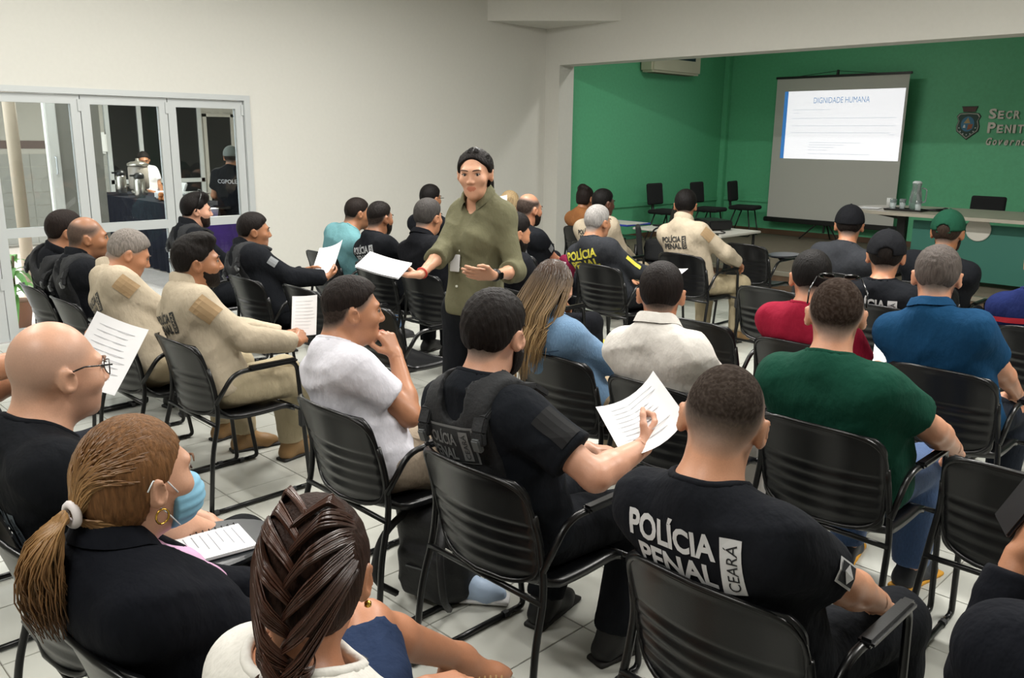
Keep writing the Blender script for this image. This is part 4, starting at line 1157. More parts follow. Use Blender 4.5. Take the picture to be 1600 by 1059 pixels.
# ---- row two, centre
I = seatp('P10', -2.52, 1.60, (-2.645, 1.76, 1.240), 'black chair under the man in a white T-shirt', label='man in white T-shirt with cropped hair and hand to his mouth', skin=SK['mid'], hair='short', hc='1d1613', th=.003, ht=.012, hi=True, rough=.003, fade=(.72, (.17, .135, .115)), shirt='cfced6', sleeve=.62, pants='8f8272', shoes='a9bdd6', sole='d8d8d8', hs=1.08, hyaw=-.38, hpitch=.05, hroll=-.04, fold=.0055, twist=-.12, ease=.020, R=dict(face=(.035, .150, -.150), pole=(.6, .5, -1), curl=.8, thumb=.4), L=dict(at=(-2.36, 1.98, .70), pole=(-.8, -.5, -.3), f=(1, .1, 0), n=(0, 0, -1), curl=.4), RL=dict(knee=(-2.34, 2.12, .515), ankle=(-2.26, 1.95, .105), toe=(.55, .45, -.0)), arml=1.0)
a = I['arms']['L']; wv = nrm(a['wr']-a['el']); wc = a['wr']-wv*.03
W = MB().tube([tuple(wc-wv*.011), tuple(wc+wv*.011)], .034, 14).build('watch', mat('watch_black', '141517', .35), I['root'], True)
I = seatp('P11', -1.77, 1.60, (-1.859, 1.76, 1.291), 'black chair under the man in the vest with the grey back patch', label='dark-haired bearded man in tactical vest over a black T-shirt reading a paper', skin=SK['light'], hair='short', hc='140f0d', th=.010, ht=.016, rough=.0035, fade=(.7, (.13, .1, .09)), beard=True, bth=.012, shirt='15181d', sleeve=.68, pants='14161a', shoes='0f0f10', boots=True, hs=1.12, w=1.16, hyaw=0.3, hpitch=.10, ease=.018, R=dict(at=(-1.45, 2.0, .84), pole=(.8, -.5, -.5), f=(-.05, .8, .45), n=(-.8, .1, .2), curl=.75), L=dict(at=(-1.72, 2.06, .74), curl=.5), spread=.03, dy=0.2, feet=-0.14)
vest(I, dict(pt=.76, w=1.16), True); arm_patch(I, 'R', mat('velcro_black', '0c0d0f', .95), .085, .115, .42)
I = seatp('P12', -.90, 1.52, (-.965, 1.66, 1.260), 'black chair under the man with the large white back print', label='man in black T-shirt with large white lettering across the back', skin='c28d6f', hair=None, hc='2b2521', th=.0045, ht=.004, fade=(.97, 0), stub=.45, shirt='17191e', sleeve=.66, pants='14161a', shoes='0f0f10', boots=True, hs=1.13, w=1.15, hyaw=0.45, hpitch=.28, hroll=.10, ease=.018, neck=.068, fold=.0045, L=dict(at=(-1.02, 1.98, .64), pole=(-.9, -.4, -.4)), R=dict(at=(-.70, 2.05, .60), pole=(.9, -.55, -.3)), spread=.05, dy=0.2, ramp=.085)
police_print(I['root'], I['shirt'], (I['TP'](.012, 0, .86), I['r'], I['u'], I['f']), .325, 'c9cacb')
arm_patch(I, 'R', mat('print_c9cacb', 'c9cacb', .7), .055, .075, .52)
for k, (ww, hh_, mm) in enumerate(((.045, .062, mat('print_black', '17191e', .9)), (.026, .034, mat('print_c9cacb', 'c9cacb', .7)))):
    a = I['arms']['R']; ax = nrm(a['el']-a['sh']); n = nrm(I['r']-ax*(I['r']@ax)); rr = nrm(np.cross(ax, n))
    project_print(I['root'], 'sleeve_emblem', rect_mesh(ww, hh_), I['shirt'], a['sh']+(a['el']-a['sh'])*.52, tuple(rr), tuple(-ax), tuple(-n), mm, rot=0 if k == 0 else .78, lift=.007+.002*k)
I = seatp('P22', -.19, 1.40, (-.15, 1.58, 1.23), 'black chair at the right end beside the man with the large back print', label='person in black clothes at the right edge raising a phone', skin='b07c5e', hair='short', hc='16110f', shirt='12141a', sleeve=1.85, pants='12141a', shoes='111111', w=1.1, L=dict(at=(-.385, 1.80, .955), pole=(-.1, -.2, -1), f=(.1, .25, 1), n=(.6, .3, 0), curl=.7))
# ---- row three, centre and right
I = seatp('P13', -2.48, 2.72, (-2.57, 2.80, 1.215), 'black chair under the woman in the denim jacket', fem=True, label='woman with long blond-streaked hair in a blue denim jacket', skin=SK['fair'], shirt='5f7f9e', weave='denim', garment='denim_jacket', sleeve=1.9, pants='9a8a72', shoes='a08060', collar='shirt', ease=.022, hs=1.05, hyaw=0.35, hpitch=.12, L=dict(at=(-2.5, 3.18, .66)), R=dict(at=(-2.33, 3.2, .70), f=(-.1, .8, .4), curl=.8), hem=.0)
for (w_, h_, sx, sy) in ((.30, .006, 0, .075), (.006, .20, .10, -.03), (.006, .20, -.10, -.03), (.30, .006, 0, -.17)): project_print(I['root'], 'seam', rect_mesh(w_, h_), I['shirt'], I['TP'](0, 0, .66), I['r'], I['u'], I['f'], mat('denim_seam', '35506e', .8), shift=(sx, sy), lift=.003)
hair_mass(I, '3a2a1e', low=-.10, h=.007)
long_hair(I, hexc('32241b'), hexc('b39468'), .70)
I = seatp('P14', -1.90, 2.68, (-1.98, 2.80, 1.270), 'black chair under the man in the white shirt', label='man with short dark hair in a loose white shirt', skin='b57f60', hair='short', hc='17110f', th=.004, ht=.008, fade=(.75, (.15, .12, .10)), shirt='c9c5bf', sleeve=1.4, pants='cfcac4', shoes='3a2a20', collar='shirt', hs=1.10, w=1.08, ease=.028, fold=.007, hyaw=0.58, hpitch=.05)
I = seatp('P15', -1.22, 2.70, (-1.279, 2.86, 1.292), 'black chair under the man in the green T-shirt', label='broad man in dark green T-shirt with sunglasses resting on his head', skin='c48f73', hair=None, hc='231a15', th=.0045, ht=.004, fade=(.95, 0), shirt='133f31', sleeve=.66, pants='2f4a72', pweave='denim', shoes='20242c', sole='d69a2a', hs=1.16, w=1.30, belly=.05, ease=.020, hyaw=0.42, hpitch=.03, fold=.005, R=dict(at=(-.95, 3.22, .66), pole=(.95, -.4, -.3)), neck=.066, dy=0.215, ramp=.06)
L = I['L']; sg = MB()
for sd in (-1, 1):
    v, q = surfnet([ell(L(.036*sd, .062, .112), V(.032, .008, .019), I['R']@rotm(0, -.9, 0))], .006); np_mesh('sunglass_lens', v, q, mat('sunglass', '0a0a0b', .12), I['root'])
    MB().tube([tuple(L(.064*sd, .055, .110)), tuple(L(.082*sd, .0, .075)), tuple(L(.083*sd, -.03, .035))], .003, 6).build('sunglass_arm', mat('glasses_black', '0b0b0c', .2), I['root'], True)
chair(-.60, 2.74, 'empty black chair at the right edge beside the man in green', .02)
# ---- row four
I = seatp('P24', -6.08, 3.80, (-5.97, 4.08, 1.248), 'black chair under the man in the light teal T-shirt', label='man in light teal T-shirt leaning forward with a hand at his face', skin=SK['tan'], hair='short', hc='1b1411', th=.004, ht=.008, fade=(.65, (.17, .13, .11)), shirt='5f8a8f', sleeve=.6, pants='35557a', pweave='denim', shoes='2a2a2c', hyaw=-.15, hpitch=.10, hunch=.06, w=1.1, R=dict(face=(.035, .150, -.145), pole=(.5, .3, -1), curl=.8), L=dict(at=(-6.1, 4.3, .62)), stub=.4)
I = seatp('P25', -5.27, 3.74, (-5.372, 3.87, 1.262), 'black chair under the bearded man with grey-white back print', label='bearded man in black T-shirt with small grey-white lettering on the back', skin='8f6247', hair='short', hc='15100e', th=.003, ht=.010, hi=True, fade=(.7, (.14, .11, .1)), beard=True, shirt='15171b', sleeve=.66, pants=BLK, shoes='111111', hyaw=0.15)
police_print(I['root'], I['shirt'], (I['TP'](-.0, 0, .83), I['r'], I['u'], I['f']), .30, 'a8aaac')
I = seatp('P26', -4.70, 3.74, (-4.799, 3.88, 1.314), 'black chair under the grey-haired man in plain black', label='grey-haired man in plain black polo in front of the standing woman', skin=SK['mid'], hair='short', hc='3c3937', th=.009, ht=.014, shirt='131418', sleeve=.7, pants=BLK, shoes='111111', collar='polo', w=1.18, hs=1.10, hyaw=0.22)
I = seatp('P30', -3.86, 3.76, (-3.887, 3.88, 1.276), 'black chair under the dark-haired man hidden behind the standing woman', label='dark-haired bearded man in black half hidden behind the standing woman', skin=SK['mid'], hair='short', hc='110d0c', th=.012, ht=.014, beard=True, shirt='17181c', sleeve=1.9, pants='121317', shoes='111111', hyaw=-.25, hpitch=.25, RL=dict(knee=(-3.62, 4.34, .53), ankle=(-3.66, 4.40, .1)))
chair(-2.46, 3.82, 'empty black chair in front of the man in the white shirt')
I = seatp('P16', -1.85, 3.76, (-1.87, 3.87, 1.238), 'black chair under the man in the crimson T-shirt', label='man with short black hair in a crimson T-shirt', skin='b27a5c', hair='short', hc='0f0c0b', th=.007, ht=.010, fade=(.8, (.12, .1, .09)), shirt='86182f', sleeve=.66, pants='23262e', shoes='20242c', hs=1.12, w=1.18, hyaw=0.45, hpitch=.12, R=dict(at=(-1.63, 4.18, .66), curl=.5), dy=0.2)
I = seatp('P17', -1.20, 3.76, (-1.318, 3.92, 1.310), 'black chair under the man in the navy polo shirt', label='grey-haired man in navy blue polo shirt', skin='b98468', hair='short', hc='4d4642', th=.006, ht=.010, rough=.003, shirt='123a5a', sleeve=.70, pants='1d222b', shoes='20242c', collar='polo', hs=1.14, w=1.22, hyaw=0.32, hpitch=.12, R=dict(at=(-1.02, 4.24, .64)), neck=.064, dy=0.215)
# ---- row five
I = seatp('P27', -6.22, 4.98, (-6.266, 5.10, 1.309), 'black chair under the man with glasses by the white wall', label='man with glasses and black jacket reading a white leaflet by the wall', skin=SK['tan'], hair='short', hc='0e0b0a', th=.010, ht=.014, shirt='14161b', sleeve=1.9, pants=BLK, shoes='111111', collar='stand', hyaw=0.15, R=dict(at=(-5.98, 5.48, 1.0), f=(0, .6, .7), n=(-.7, 0, .2), curl=.5), L=dict(at=(-6.15, 5.5, .95), curl=.5))
police_print(I['root'], I['shirt'], (I['TP'](-.02, 0, .66), I['r'], I['u'], I['f']), .28, '8d9092')
MB().tube([tuple(I['L'](.086, .0, .012)), tuple(I['L'](.076, .10, .012)), tuple(I['L'](.03, .116, .008)), tuple(I['L'](-.03, .116, .008)), tuple(I['L'](-.076, .10, .012)), tuple(I['L'](-.086, .0, .012))], .0025, 5).build('glasses', mat('glasses_black', '0b0b0c', .2), I['root'], True)
I = seatp('P28', -4.98, 4.98, (-4.985, 5.11, 1.299), 'black chair under the balding bearded man', label='balding bearded man in black T-shirt right of the standing woman', skin='b07b5f', fade=(.75, (.2, .16, .14)), bald_top=True, hair=None, hc='1d1512', beard=True, shirt='14161a', sleeve=.66, pants=BLK, shoes='111111', hs=1.12, w=1.16, hyaw=-0.08)
police_print(I['root'], I['shirt'], (I['TP'](-.0, 0, .72), I['r'], I['u'], I['f']), .32, '8d9092'); arm_patch(I, 'R', mat('grey_patch', '6f7274', .8), .05, .06, .45)
I = seatp('P31', -4.10, 4.98, (-4.22, 5.08, 1.251), 'black chair under the grey-haired man with yellow lettering', label='grey-haired man in charcoal T-shirt with yellow lettering', skin='a87658', hair='short', hc='8a8784', th=.006, ht=.008, shirt='2b2d31', sleeve=1.45, pants='1a1b1e', shoes='111111', hs=1.10, w=1.16, hyaw=0.0, R=dict(at=(-3.86, 5.42, .70), curl=.5))
police_print(I['root'], I['shirt'], (I['TP'](.02, 0, .83), I['r'], I['u'], I['f']), .36, 'bdb43c', ceara=False)
arm_patch(I, 'R', mat('print_bdb43c', 'bdb43c', .7), .03, .14, .75)
chair(-2.70, 5.02, 'empty black chair left of the man in crimson, one row ahead')
I = seatp('P18', -1.98, 4.98, (-2.006, 5.08, 1.232), 'black chair under the man in the black cap with white lettering', label='man in black cap and black T-shirt with white lettering', skin='b07a5c', cap='16171a', arch=True, hc='17120f', shirt='131519', sleeve=.66, pants=BLK, shoes='111111', hs=1.22, w=1.22, hyaw=0.36, dy=0.2)
police_print(I['root'], I['shirt'], (I['TP'](-.0, 0, .82), I['r'], I['u'], I['f']), .34, 'b9babb')
I = seatp('P21', -1.12, 4.98, (-1.18, 5.08, 1.27), 'black chair under the person in the striped shirt at the right edge', label='person in navy shirt with red stripes at the right edge', skin='b07a5c', hair='short', hc='15100e', shirt='16204a', sleeve=.66, pants='16204a', shoes='111111', w=1.15, hs=1.15, hyaw=.0)
fr = (I['TP'](0, 0, .66), I['r'], I['u'], I['f']); mr = mat('red_stripe', 'a8182a', .85)
for zz, hh_ in ((.075, .030), (.030, .012), (-.0, .034), (-.33, .03), (-.37, .03)):
    project_print(I['root'], 'stripe', rect_mesh(.44, hh_), I['shirt'], *fr, mr, shift=(0, zz))
# ---- row six and seven
I = seatp('P29', -6.20, 6.0, (-6.235, 6.12, 1.222), 'black chair under the woman with blond hair by the wall', fem=True, label='woman with straight blond hair seated by the white wall', skin=SK['fair'], shirt='3a3a40', sleeve=1.8, pants='26262c', shoes='111111')
hair_mass(I, 'a08a68', low=-.11, h=.01); long_hair(I, hexc('a48e6a'), hexc('b8a27c'), .88, n=90, seed=4)
I = seatp('P32', -5.05, 6.0, (-5.107, 6.22, 1.293), 'black chair under the dark-skinned man in beige uniform', label='dark-skinned man in beige uniform looking towards the screen', skin=SK['dark'], hair='short', hc='0c0a09', th=.004, ht=.006, shirt='aca08c', sleeve=1.92, pants='a3967c', shoes='8a6a42', boots=True, collar='stand', ease=.024, hyaw=-0.15, w=1.12, hs=1.12)
police_print(I['root'], I['shirt'], (I['TP'](-.01, 0, .77), I['r'], I['u'], I['f']), .25, '2a2a28', '2a2a28', 'aca08c')
I = seatp('P34', -4.05, 6.0, (-4.145, 6.15, 1.332), 'black chair under the man in beige uniform with a waist holster', label='man in beige uniform with dark lettering on the back, writing', skin='a87456', hair='short', hc='0d0a09', th=.010, ht=.014, shirt='ada18d', sleeve=1.92, pants='a99c80', shoes='8f7048', boots=True, collar='stand', ease=.022, hyaw=0.5, w=1.12, hs=1.10, R=dict(at=(-3.80, 6.48, .72), pole=(.9, -.4, -.4)), RL=dict(knee=(-3.84, 6.62, .515), ankle=(-3.82, 6.56, .1)), spread=.02)
police_print(I['root'], I['shirt'], (I['TP'](-.01, 0, .77), I['r'], I['u'], I['f']), .27, '2a2a28', '2a2a28', 'aca08c')
arm_patch(I, 'R', mat('tan_patch', '9a8160', .9), .09, .11, .22, .4)
MB().tube([tuple(I['hip']+V(math.cos(a)*.178, math.sin(a)*.142, .045)) for a in np.linspace(0, 6.28, 25)[:-1]], .020, 6, closed=True).build('belt', mat('brown_belt', '5a3d28', .6), I['root'], True)
I = seatp('P19', -2.74, 6.0, (-2.712, 6.14, 1.284), 'black chair under the man in the black cap and grey shirt', label='man in black cap and plain dark grey T-shirt near the screen', skin='a87456', cap='121316', hc='15100e', shirt='303236', sleeve=.66, pants=BLK, shoes='111111', hs=1.16, w=1.18, hyaw=0.38)
I = seatp('P20', -2.10, 6.02, (-2.046, 6.18, 1.291), 'black chair under the man in the green cap', label='man in dark green cap and black T-shirt with tan strap', skin='a06c4c', cap='17402f', arch=True, hc='2a2019', beard=True, shirt='14161a', sleeve=.66, pants=BLK, shoes='111111', hs=1.20, w=1.28, hyaw=0.08, dy=0.215)
mbs = MB(); pts = [Vector(I['TP'](.085, y, t)) for y, t in ((-.150, .70), (-.150, .80), (-.125, .92), (-.05, 1.0), (.03, 1.0))]
mbs.tube(pts, .017, 6); mbs.build('bag_strap', mat('tan_strap', '9a8a68', .8), I['root'], True)
I = seatp('P33', -6.05, 7.0, (-6.072, 7.10, 1.243), 'black chair under the person in the brown top near the pillar', fem=True, flat=True, label='person with curly dark hair in a brown top near the pillar', skin='9a6a4c', shirt='8a5c38', sleeve=1.6, pants='26262c', shoes='111111', hc='1a1310')
hair_mass(I, '1a1310', low=-.06, h=.01, extra=[ell(I['L'](0, -.06, .11), V(.05, .05, .04), None, .02), ell(I['L'](.05, -.05, .10), V(.03, .03, .03), None, .02), ell(I['L'](-.05, -.04, .10), V(.03, .03, .03), None, .02)])
chair(-4.05, 7.02, 'empty black chair with its round writing tablet raised, front row', 0., True)

# ---- the standing woman
WP = V(-3.12, 2.82, 0); IR = V(.703, .711, 0); TC = V(.711, -.703, 0); UP = V(0, 0, 1)
tor = math.radians(-172)
o = dict(base=(WP[0], WP[1]), yaw=tor, top=tuple(WP+V(0, 0, 1.695)), stand=True, fem=True, group=False, label='standing woman in olive shirt speaking and gesturing with papers in one hand', skin='c59478', lips=(.80, .55, .52),
         shirt='65634d', garment='shirt', sleeve=1.30, ease=.024, fold=.005, hem=-.10, collar='shirt', vneck=.66, neckhole=.064, pants='1a1c20', shoes='1a1a1c', hs=1.0, hyaw=math.radians(-146), hpitch=.06, hroll=.03, gaze=.2, vox=.009, hvox=.0042, handvox=.0042, w=.82, hip=(0, 0, .93), browc='2a1c15',
         R=dict(at=tuple(WP-IR*.24+TC*.30+UP*1.125), pole=(.15, -.5, -1), f=tuple(-IR*.95+TC*.25+UP*.02), n=(0, 0, 1), curl=.25, thumb=.7),
         L=dict(at=tuple(WP+IR*.10+TC*.36+UP*1.135), pole=(-.25, -.6, -1), f=tuple(-IR*.9+TC*.30+UP*.12), n=tuple(UP*.5-TC*.9-IR*.1), curl=.12, thumb=-.2, spread=.2))
# directions above are in the world: bring them into the body frame
_Rb = rotm(tor)
for k in 'LR':
    for q in ('f', 'n'): o[k][q] = tuple(V(o[k][q])@_Rb)
I = person(o); PEOPLE['W'] = I
hair_mass(I, '120d0b', low=-.15, e=.008, h=.0045, front=.098, extra=[ell(I['L'](-.035, -.100, -.055), V(.036, .032, .050), I['R'], .02), ell(I['L'](-.045, -.095, -.105), V(.024, .022, .040), I['R'], .02), ell(I['L'](.048, -.02, .035), V(.034, .066, .058), I['R'], .02), ell(I['L'](-.048, -.02, .035), V(.034, .066, .058), I['R'], .02)])
rng = random.Random(8); cv, cc = [], []
for i in range(420):
    sd = rng.choice((-1, 1)); el = rng.uniform(10, 84); p0 = skull(I, sd*rng.uniform(150, 172), max(52, el), .012) if el > 40 else skull(I, sd*rng.uniform(96, 120), el, .012)
    cv.append(bez(p0, skull(I, sd*92, el*.9, .020), skull(I, sd*40, 8, .022), I['L'](-.012+rng.uniform(-.02, .02), -.118, -.03+rng.uniform(-.03, .02)), 8)); c = jit(hexc('120d0b'), .4, rng); cc.append((c, c))
strands_col(I['root'], 'swept_hair', cv, cc, .0017, 3)
a = I['arms']['L']; wv = nrm(a['wr']-a['el']); wc = a['wr']-wv*.025
W = MB().tube([tuple(wc-wv*.010), tuple(wc+wv*.010)], .029, 14).build('watch', mat('watch_black', '141517', .35), I['root'], True)
out = nrm(I['loc'](WP+TC*5+UP*1.3)-wc); out = nrm(out-wv*(out@wv)); Rm = Matrix((Vector(wv), Vector(np.cross(out, wv)), Vector(out))).transposed(); c_ = Vector(wc+out*.031)
MB().box(c_-Vector((.018, .016, .005)), c_+Vector((.018, .016, .005)), bev=.004, rot=Rm, c=c_).build('watch_face', mat('watch_glass', '08090b', .1), W)
a = I['arms']['R']; wv = nrm(a['wr']-a['el']); wc = a['wr']-wv*.02
MB().tube([tuple(wc-wv*.003), tuple(wc+wv*.003)], .0285, 14).build('bracelet', mat('red_cord', 'b3382a', .7), I['root'], True)
bd = I['TP'](.02, .165, .40); Rm = Matrix((Vector(I['r']), Vector(I['f']), Vector(I['u']))).transposed(); c_ = Vector(bd)
B = MB().box(c_-Vector((.030, .003, .042)), c_+Vector((.030, .003, .042)), bev=.0025, rot=Rm, c=c_).build('badge', mat('badge_white', 'd8d8d8', .4), I['root'])
MB().tube([tuple(I['TP'](.04, .13, .78)), tuple(I['TP'](.03, .165, .60)), tuple(bd+I['u']*.042)], .003, 5).build('lanyard', mat('lanyard_grey', '8a8d90', .5), B, True)
for t in (.18, .36, .52):
    p = I['TP'](0, .158, t); MB().lathe([(.001, -.006), (.006, -.004), (.006, .004), (.001, .006)], 8, tuple(p)).build('button', mat('button', 'cfcfc0', .4), I['shirt'], True)

# the writing tablets that are folded up
for t in TAB: add_tablet(t)

# ============================================================ things in the alcove
def flat_text(parent, name, body, m, pos, w=None, h=None, depth=.0, bold=0., shear=0., ax=((1, 0, 0), (0, 0, 1), (0, -1, 0))):
    """lettering standing on a plane: pos centre, ax = right, up, out"""
    v, f = text_mesh(body, width=w, height=h, bold=bold, shear=shear)
    r, u, n = [Vector(a) for a in ax]; p = Vector(pos); mb = MB()
    mb.add([p+r*q.x+u*q.y+n*depth for q in v], f)
    if depth:
        bm = bmesh.new(); vs_ = [bm.verts.new((q.x, q.y, 0)) for q in v]
        for t in f:
            try: bm.faces.new([vs_[i] for i in t])
            except ValueError: pass
        for e in bm.edges:
            if len(e.link_faces) == 1:
                a, b = e.verts[0].co, e.verts[1].co
                q = [p+r*a.x+u*a.y, p+r*b.x+u*b.y, p+r*b.x+u*b.y+n*depth, p+r*a.x+u*a.y+n*depth]; mb.add(q, [(0, 1, 2, 3)])
        bm.free()
    return mb.build(name, m, parent)
# projection screen on its tripod
YSC = 12.55
m_scr = mat('screen_fabric', 'b6b6b0', .8); m_blk = mat('black_satin', '0d0e0f', .4)
sc = empty('projection_screen', (-5.95, YSC, ZS)); tag(sc, 'grey-white projection screen on a tripod showing a slide', 'screen')
zx = lambda x0, x1, z0, z1, y0=-.004, y1=0.: ((x0+5.95, y0, z0-ZS), (x1+5.95, y1, z1-ZS))
SX0, SX1, SZ0, SZ1 = -6.90, -4.90, .56, 2.66
MB().box(*zx(SX0, SX1, SZ0, SZ1)).build('fabric', m_scr, sc)
MB().box(*zx(SX0-.02, SX1+.03, SZ1, SZ1+.035, -.02, .02), bev=.006).build('top_bar', m_blk, sc)
bb = MB().box(*zx(SX0-.05, SX1+.05, SZ0-.075, SZ0, -.035, .035), bev=.012).build('bottom_case', m_blk, sc)
hk = MB().tube([(0, .0, SZ1-ZS+.02), (0, .02, SZ1-ZS+.10)], .018, 8).build('hook', m_blk, sc)
MB().tube([(-.62, 0, SZ1-ZS+.03), (-.02, .0, SZ1-ZS+.085), (.02, 0, SZ1-ZS+.085), (.62, 0, SZ1-ZS+.03)], .004, 5).build('cord', m_blk, hk)
MB().tube([(0, .03, .12), (0, .03, SZ1-ZS+.10)], .016, 10).build('pole', m_blk, sc)
for a in (200, 330, 85):
    x, y = math.cos(math.radians(a)), math.sin(math.radians(a))
    MB().tube([(0, .03, .36), (x*.36, .03+y*.3*(.6 if a == 85 else 1), .012)], .011, 8).build('leg', m_blk, sc)
# the projected slide lies on the fabric
m_sl = mat('slide_light', (.86, .86, .9), .9, emit=.72); m_slb = mat('slide_blue', '3f7fc6', .9, emit=.5)
m_sg = mat('slide_grey', 'cfd2d9', .9, emit=.72); m_st = mat('slide_title', '7f9dc0', .9, emit=.6); m_sr = mat('slide_red', 'c9505a', .9, emit=.5)
PX0, PX1, PZ0, PZ1 = -6.755, -4.935, 1.475, 2.475
sl = MB().box(*zx(PX0+.06, PX1, PZ0, PZ1, -.0062, -.0048)).build('slide', m_sl, sc)
MB().box(*zx(PX0, PX0+.06, PZ0, PZ1, -.0062, -.0048)).build('slide_edge', m_slb, sl)
flat_text(sl, 'slide_title', 'DIGNIDADE HUMANA', m_st, (.10, -.0075, 2.335-ZS), w=.85, h=.085)
for q, (x0, x1, z) in enumerate(((-6.6, -6.0, 2.20), (-6.58, -6.5, 2.15), (-6.6, -5.4, 2.075), (-5.4, -5.02, 2.075), (-6.6, -5.3, 1.965), (-5.3, -5.02, 1.965), (-6.6, -5.1, 1.865), (-5.12, -5.02, 1.84), (-6.3, -5.5, 1.72), (-6.3, -5.75, 1.685), (-6.3, -5.9, 1.65), (-6.3, -6.0, 1.61), (-6.3, -5.35, 1.555))):
    MB().box(*zx(x0, x1, z-.006, z+.006, -.0075, -.0065)).build('slide_line', m_sg, sl)
MB().lathe([(.018, -.001), (.018, .001)], 10, (PX1-.1+5.95, -.008, PZ0+.08-ZS), 1, .03).build('slide_mark', m_sr, sl)

# coat of arms and lettering on the far wall
m_met = mat('brushed_metal_letters', 'a9a59c', .35, metal=.6); m_dk = mat('emblem_dark', '10241f', .5); m_em = mat('emblem_edge', '8c8f86', .4, metal=.5)
em = empty('coat_of_arms', (-4.17, YF-.014, 2.0)); tag(em, 'dark shield emblem mounted on the green wall beside metal letters', 'emblem')
shield = [(-.115, .125), (0, .135), (.115, .125), (.145, .085), (.12, .03), (.14, -.04), (.13, -.10), (.0, -.205), (-.13, -.10), (-.14, -.04), (-.12, .03), (-.145, .085)]
Mw = Matrix(((1, 0, 0, 0), (0, 0, -1, 0), (0, 1, 0, 0), (0, 0, 0, 1)))
def shp(name, pts, h, m, y=0., parent=em): return MB().prism(pts, h, Matrix.Translation((0, -y, 0))@Mw).build(name, m, parent)
sb_ = shp('shield_back', [(x*1.07, y*1.07) for x, y in shield], .012, m_dk)
shp('shield_edge', shield, .006, m_em, .012, sb_); shp('shield_field', [(x*.92, y*.92) for x, y in shield], .005, mat('emblem_green', '0f3a30', .5), .018, sb_)
shp('crown', [(-.075, .15), (.075, .15), (.095, .215), (-.095, .215)], .018, mat('emblem_red', '4a2620', .5)); shp('crown_top', [(-.10, .213), (.10, .213), (.10, .225), (-.10, .225)], .02, m_dk)
oval = [(.085*math.cos(a), -.01+.10*math.sin(a)) for a in np.linspace(0, 2*math.pi, 24)[:-1]]
shp('oval', oval, .004, mat('emblem_blue', '2f6f8f', .5), .023)
shp('sail', [(-.05, .0), (.0, .075), (.035, .0)], .003, mat('emblem_sand', 'a58d5e', .5), .027); shp('lighthouse', [(-.055, -.06), (-.045, -.02), (-.03, -.02), (-.022, -.06)], .003, mat('emblem_white', 'c9d2d4', .5), .027)
shp('land', [(.0, -.09), (.01, -.015), (.07, -.01), (.06, -.07)], .003, mat('emblem_brown', '8a4f2c', .5), .027)
for k in range(7):
    a = math.radians(195+k*25); cx_, cz_ = .108*math.cos(a), -.03+.122*math.sin(a)
    shp('star', [(cx_+(.011 if j % 2 == 0 else .0045)*math.cos(j*math.pi/5), cz_+(.011 if j % 2 == 0 else .0045)*math.sin(j*math.pi/5)) for j in range(10)], .003, mat('emblem_white', 'c9d2d4', .5), .023)
lt = empty('wall_lettering', (-3.7, YF-.014, 2.0)); tag(lt, 'raised metal letters on the green wall right of the emblem', 'lettering')
def row(big, small, x, z, hb, hs_, adv, sh=0., y=0.):
    flat_text(lt, 'letter', big, m_met, (x+hb*.36+3.7, y, z+hb/2-2.0), h=hb, w=hb*.70, depth=.022, bold=.035, shear=sh)
    xx = x+hb*.80
    for ch in small:
        wd = hs_*(.36 if ch in 'Ii' else .80); flat_text(lt, 'letter', ch, m_met, (xx+wd/2+3.7, y, z+hs_/2-2.0), h=hs_, w=wd*.86, depth=.022, bold=.03, shear=sh); xx += wd+.012
row('S', 'ECR', -3.92, 2.055, .135, .105, .1); row('P', 'ENIT', -3.915, 1.872, .140, .108, .1); row('G', 'overno', -3.91, 1.712, .10, .072, .07, .25)

# stage table with tray, jug, cups
m_top = mat('table_laminate', 'a59f92', .35, var=.04, scale=6); m_teal = mat('teal_panel', '2c6a5c', .6)
tb = empty('stage_table', (-2.0, 10.1, ZS)); tag(tb, 'long table with rounded end standing on the stage', 'table')
pts = [(2.3, -.62), (2.3, .62)]+[(-1.75+.62*math.cos(a), .62*math.sin(a)) for a in np.linspace(math.pi/2, 3*math.pi/2, 18)]
MB().prism(pts, .035, Matrix.Translation((0, 0, .715))).build('table_top', m_top, tb)
for x in (-1.78, 0., 1.9):
    MB().box((x-.05, -.20, .03), (x+.05, -.12, .715), bev=.008).build('leg', m_blk, tb); MB().box((x-.04, -.5, 0), (x+.04, .5, .035), bev=.01).build('foot', m_blk, tb)
    MB().tube(bend([(x, -.16, .60), (x-.02, -.16, .66), (x-.34, -.2, .71)], .05), .022, 8).build('bracket', m_blk, tb)
MB().box((-1.6, -.33, .06), (2.2, -.31, .66)).build('modesty_panel', m_teal, tb)
dc = MB().lathe([(.118, -.006), (.124, 0), (.118, .006)], 28, (0, 0, 0)).build('round_sign', mat('pale_disc', 'c5c2b8', .5)); dc.rotation_euler = (math.pi/2, 0, 0); dc.location = (-2.93, 9.755, .86); tag(dc, 'pale round disc on the front of the stage table', 'disc')
ZT = ZS+.75
ty = empty('serving_tray', (-3.72, 9.85, ZT)); tag(ty, 'dark serving tray on the stage table', 'tray')
MB().box((-.20, -.13, 0), (.20, .13, .008), bev=.003).build('tray_base', m_blk, ty); MB().tube([(-.2, -.13, .014), (.2, -.13, .014), (.2, .13, .014), (-.2, .13, .014)], .007, 6, closed=True).build('tray_rim', m_blk, ty)
m_gl = mat('clear_glassware', 'b9c4c4', .05, spec=.8); MATS['clear_glassware'].node_tree.nodes['Principled BSDF'].inputs['Transmission Weight'].default_value = .75
jg = empty('glass_jug', (-3.66, 9.92, ZT+.01)); tag(jg, 'clear glass water jug on the tray', 'jug')
MB().lathe([(.05, 0), (.062, .02), (.066, .10), (.056, .19), (.045, .24), (.050, .28), (.048, .29)], 20).build('jug_body', m_gl, jg, True)
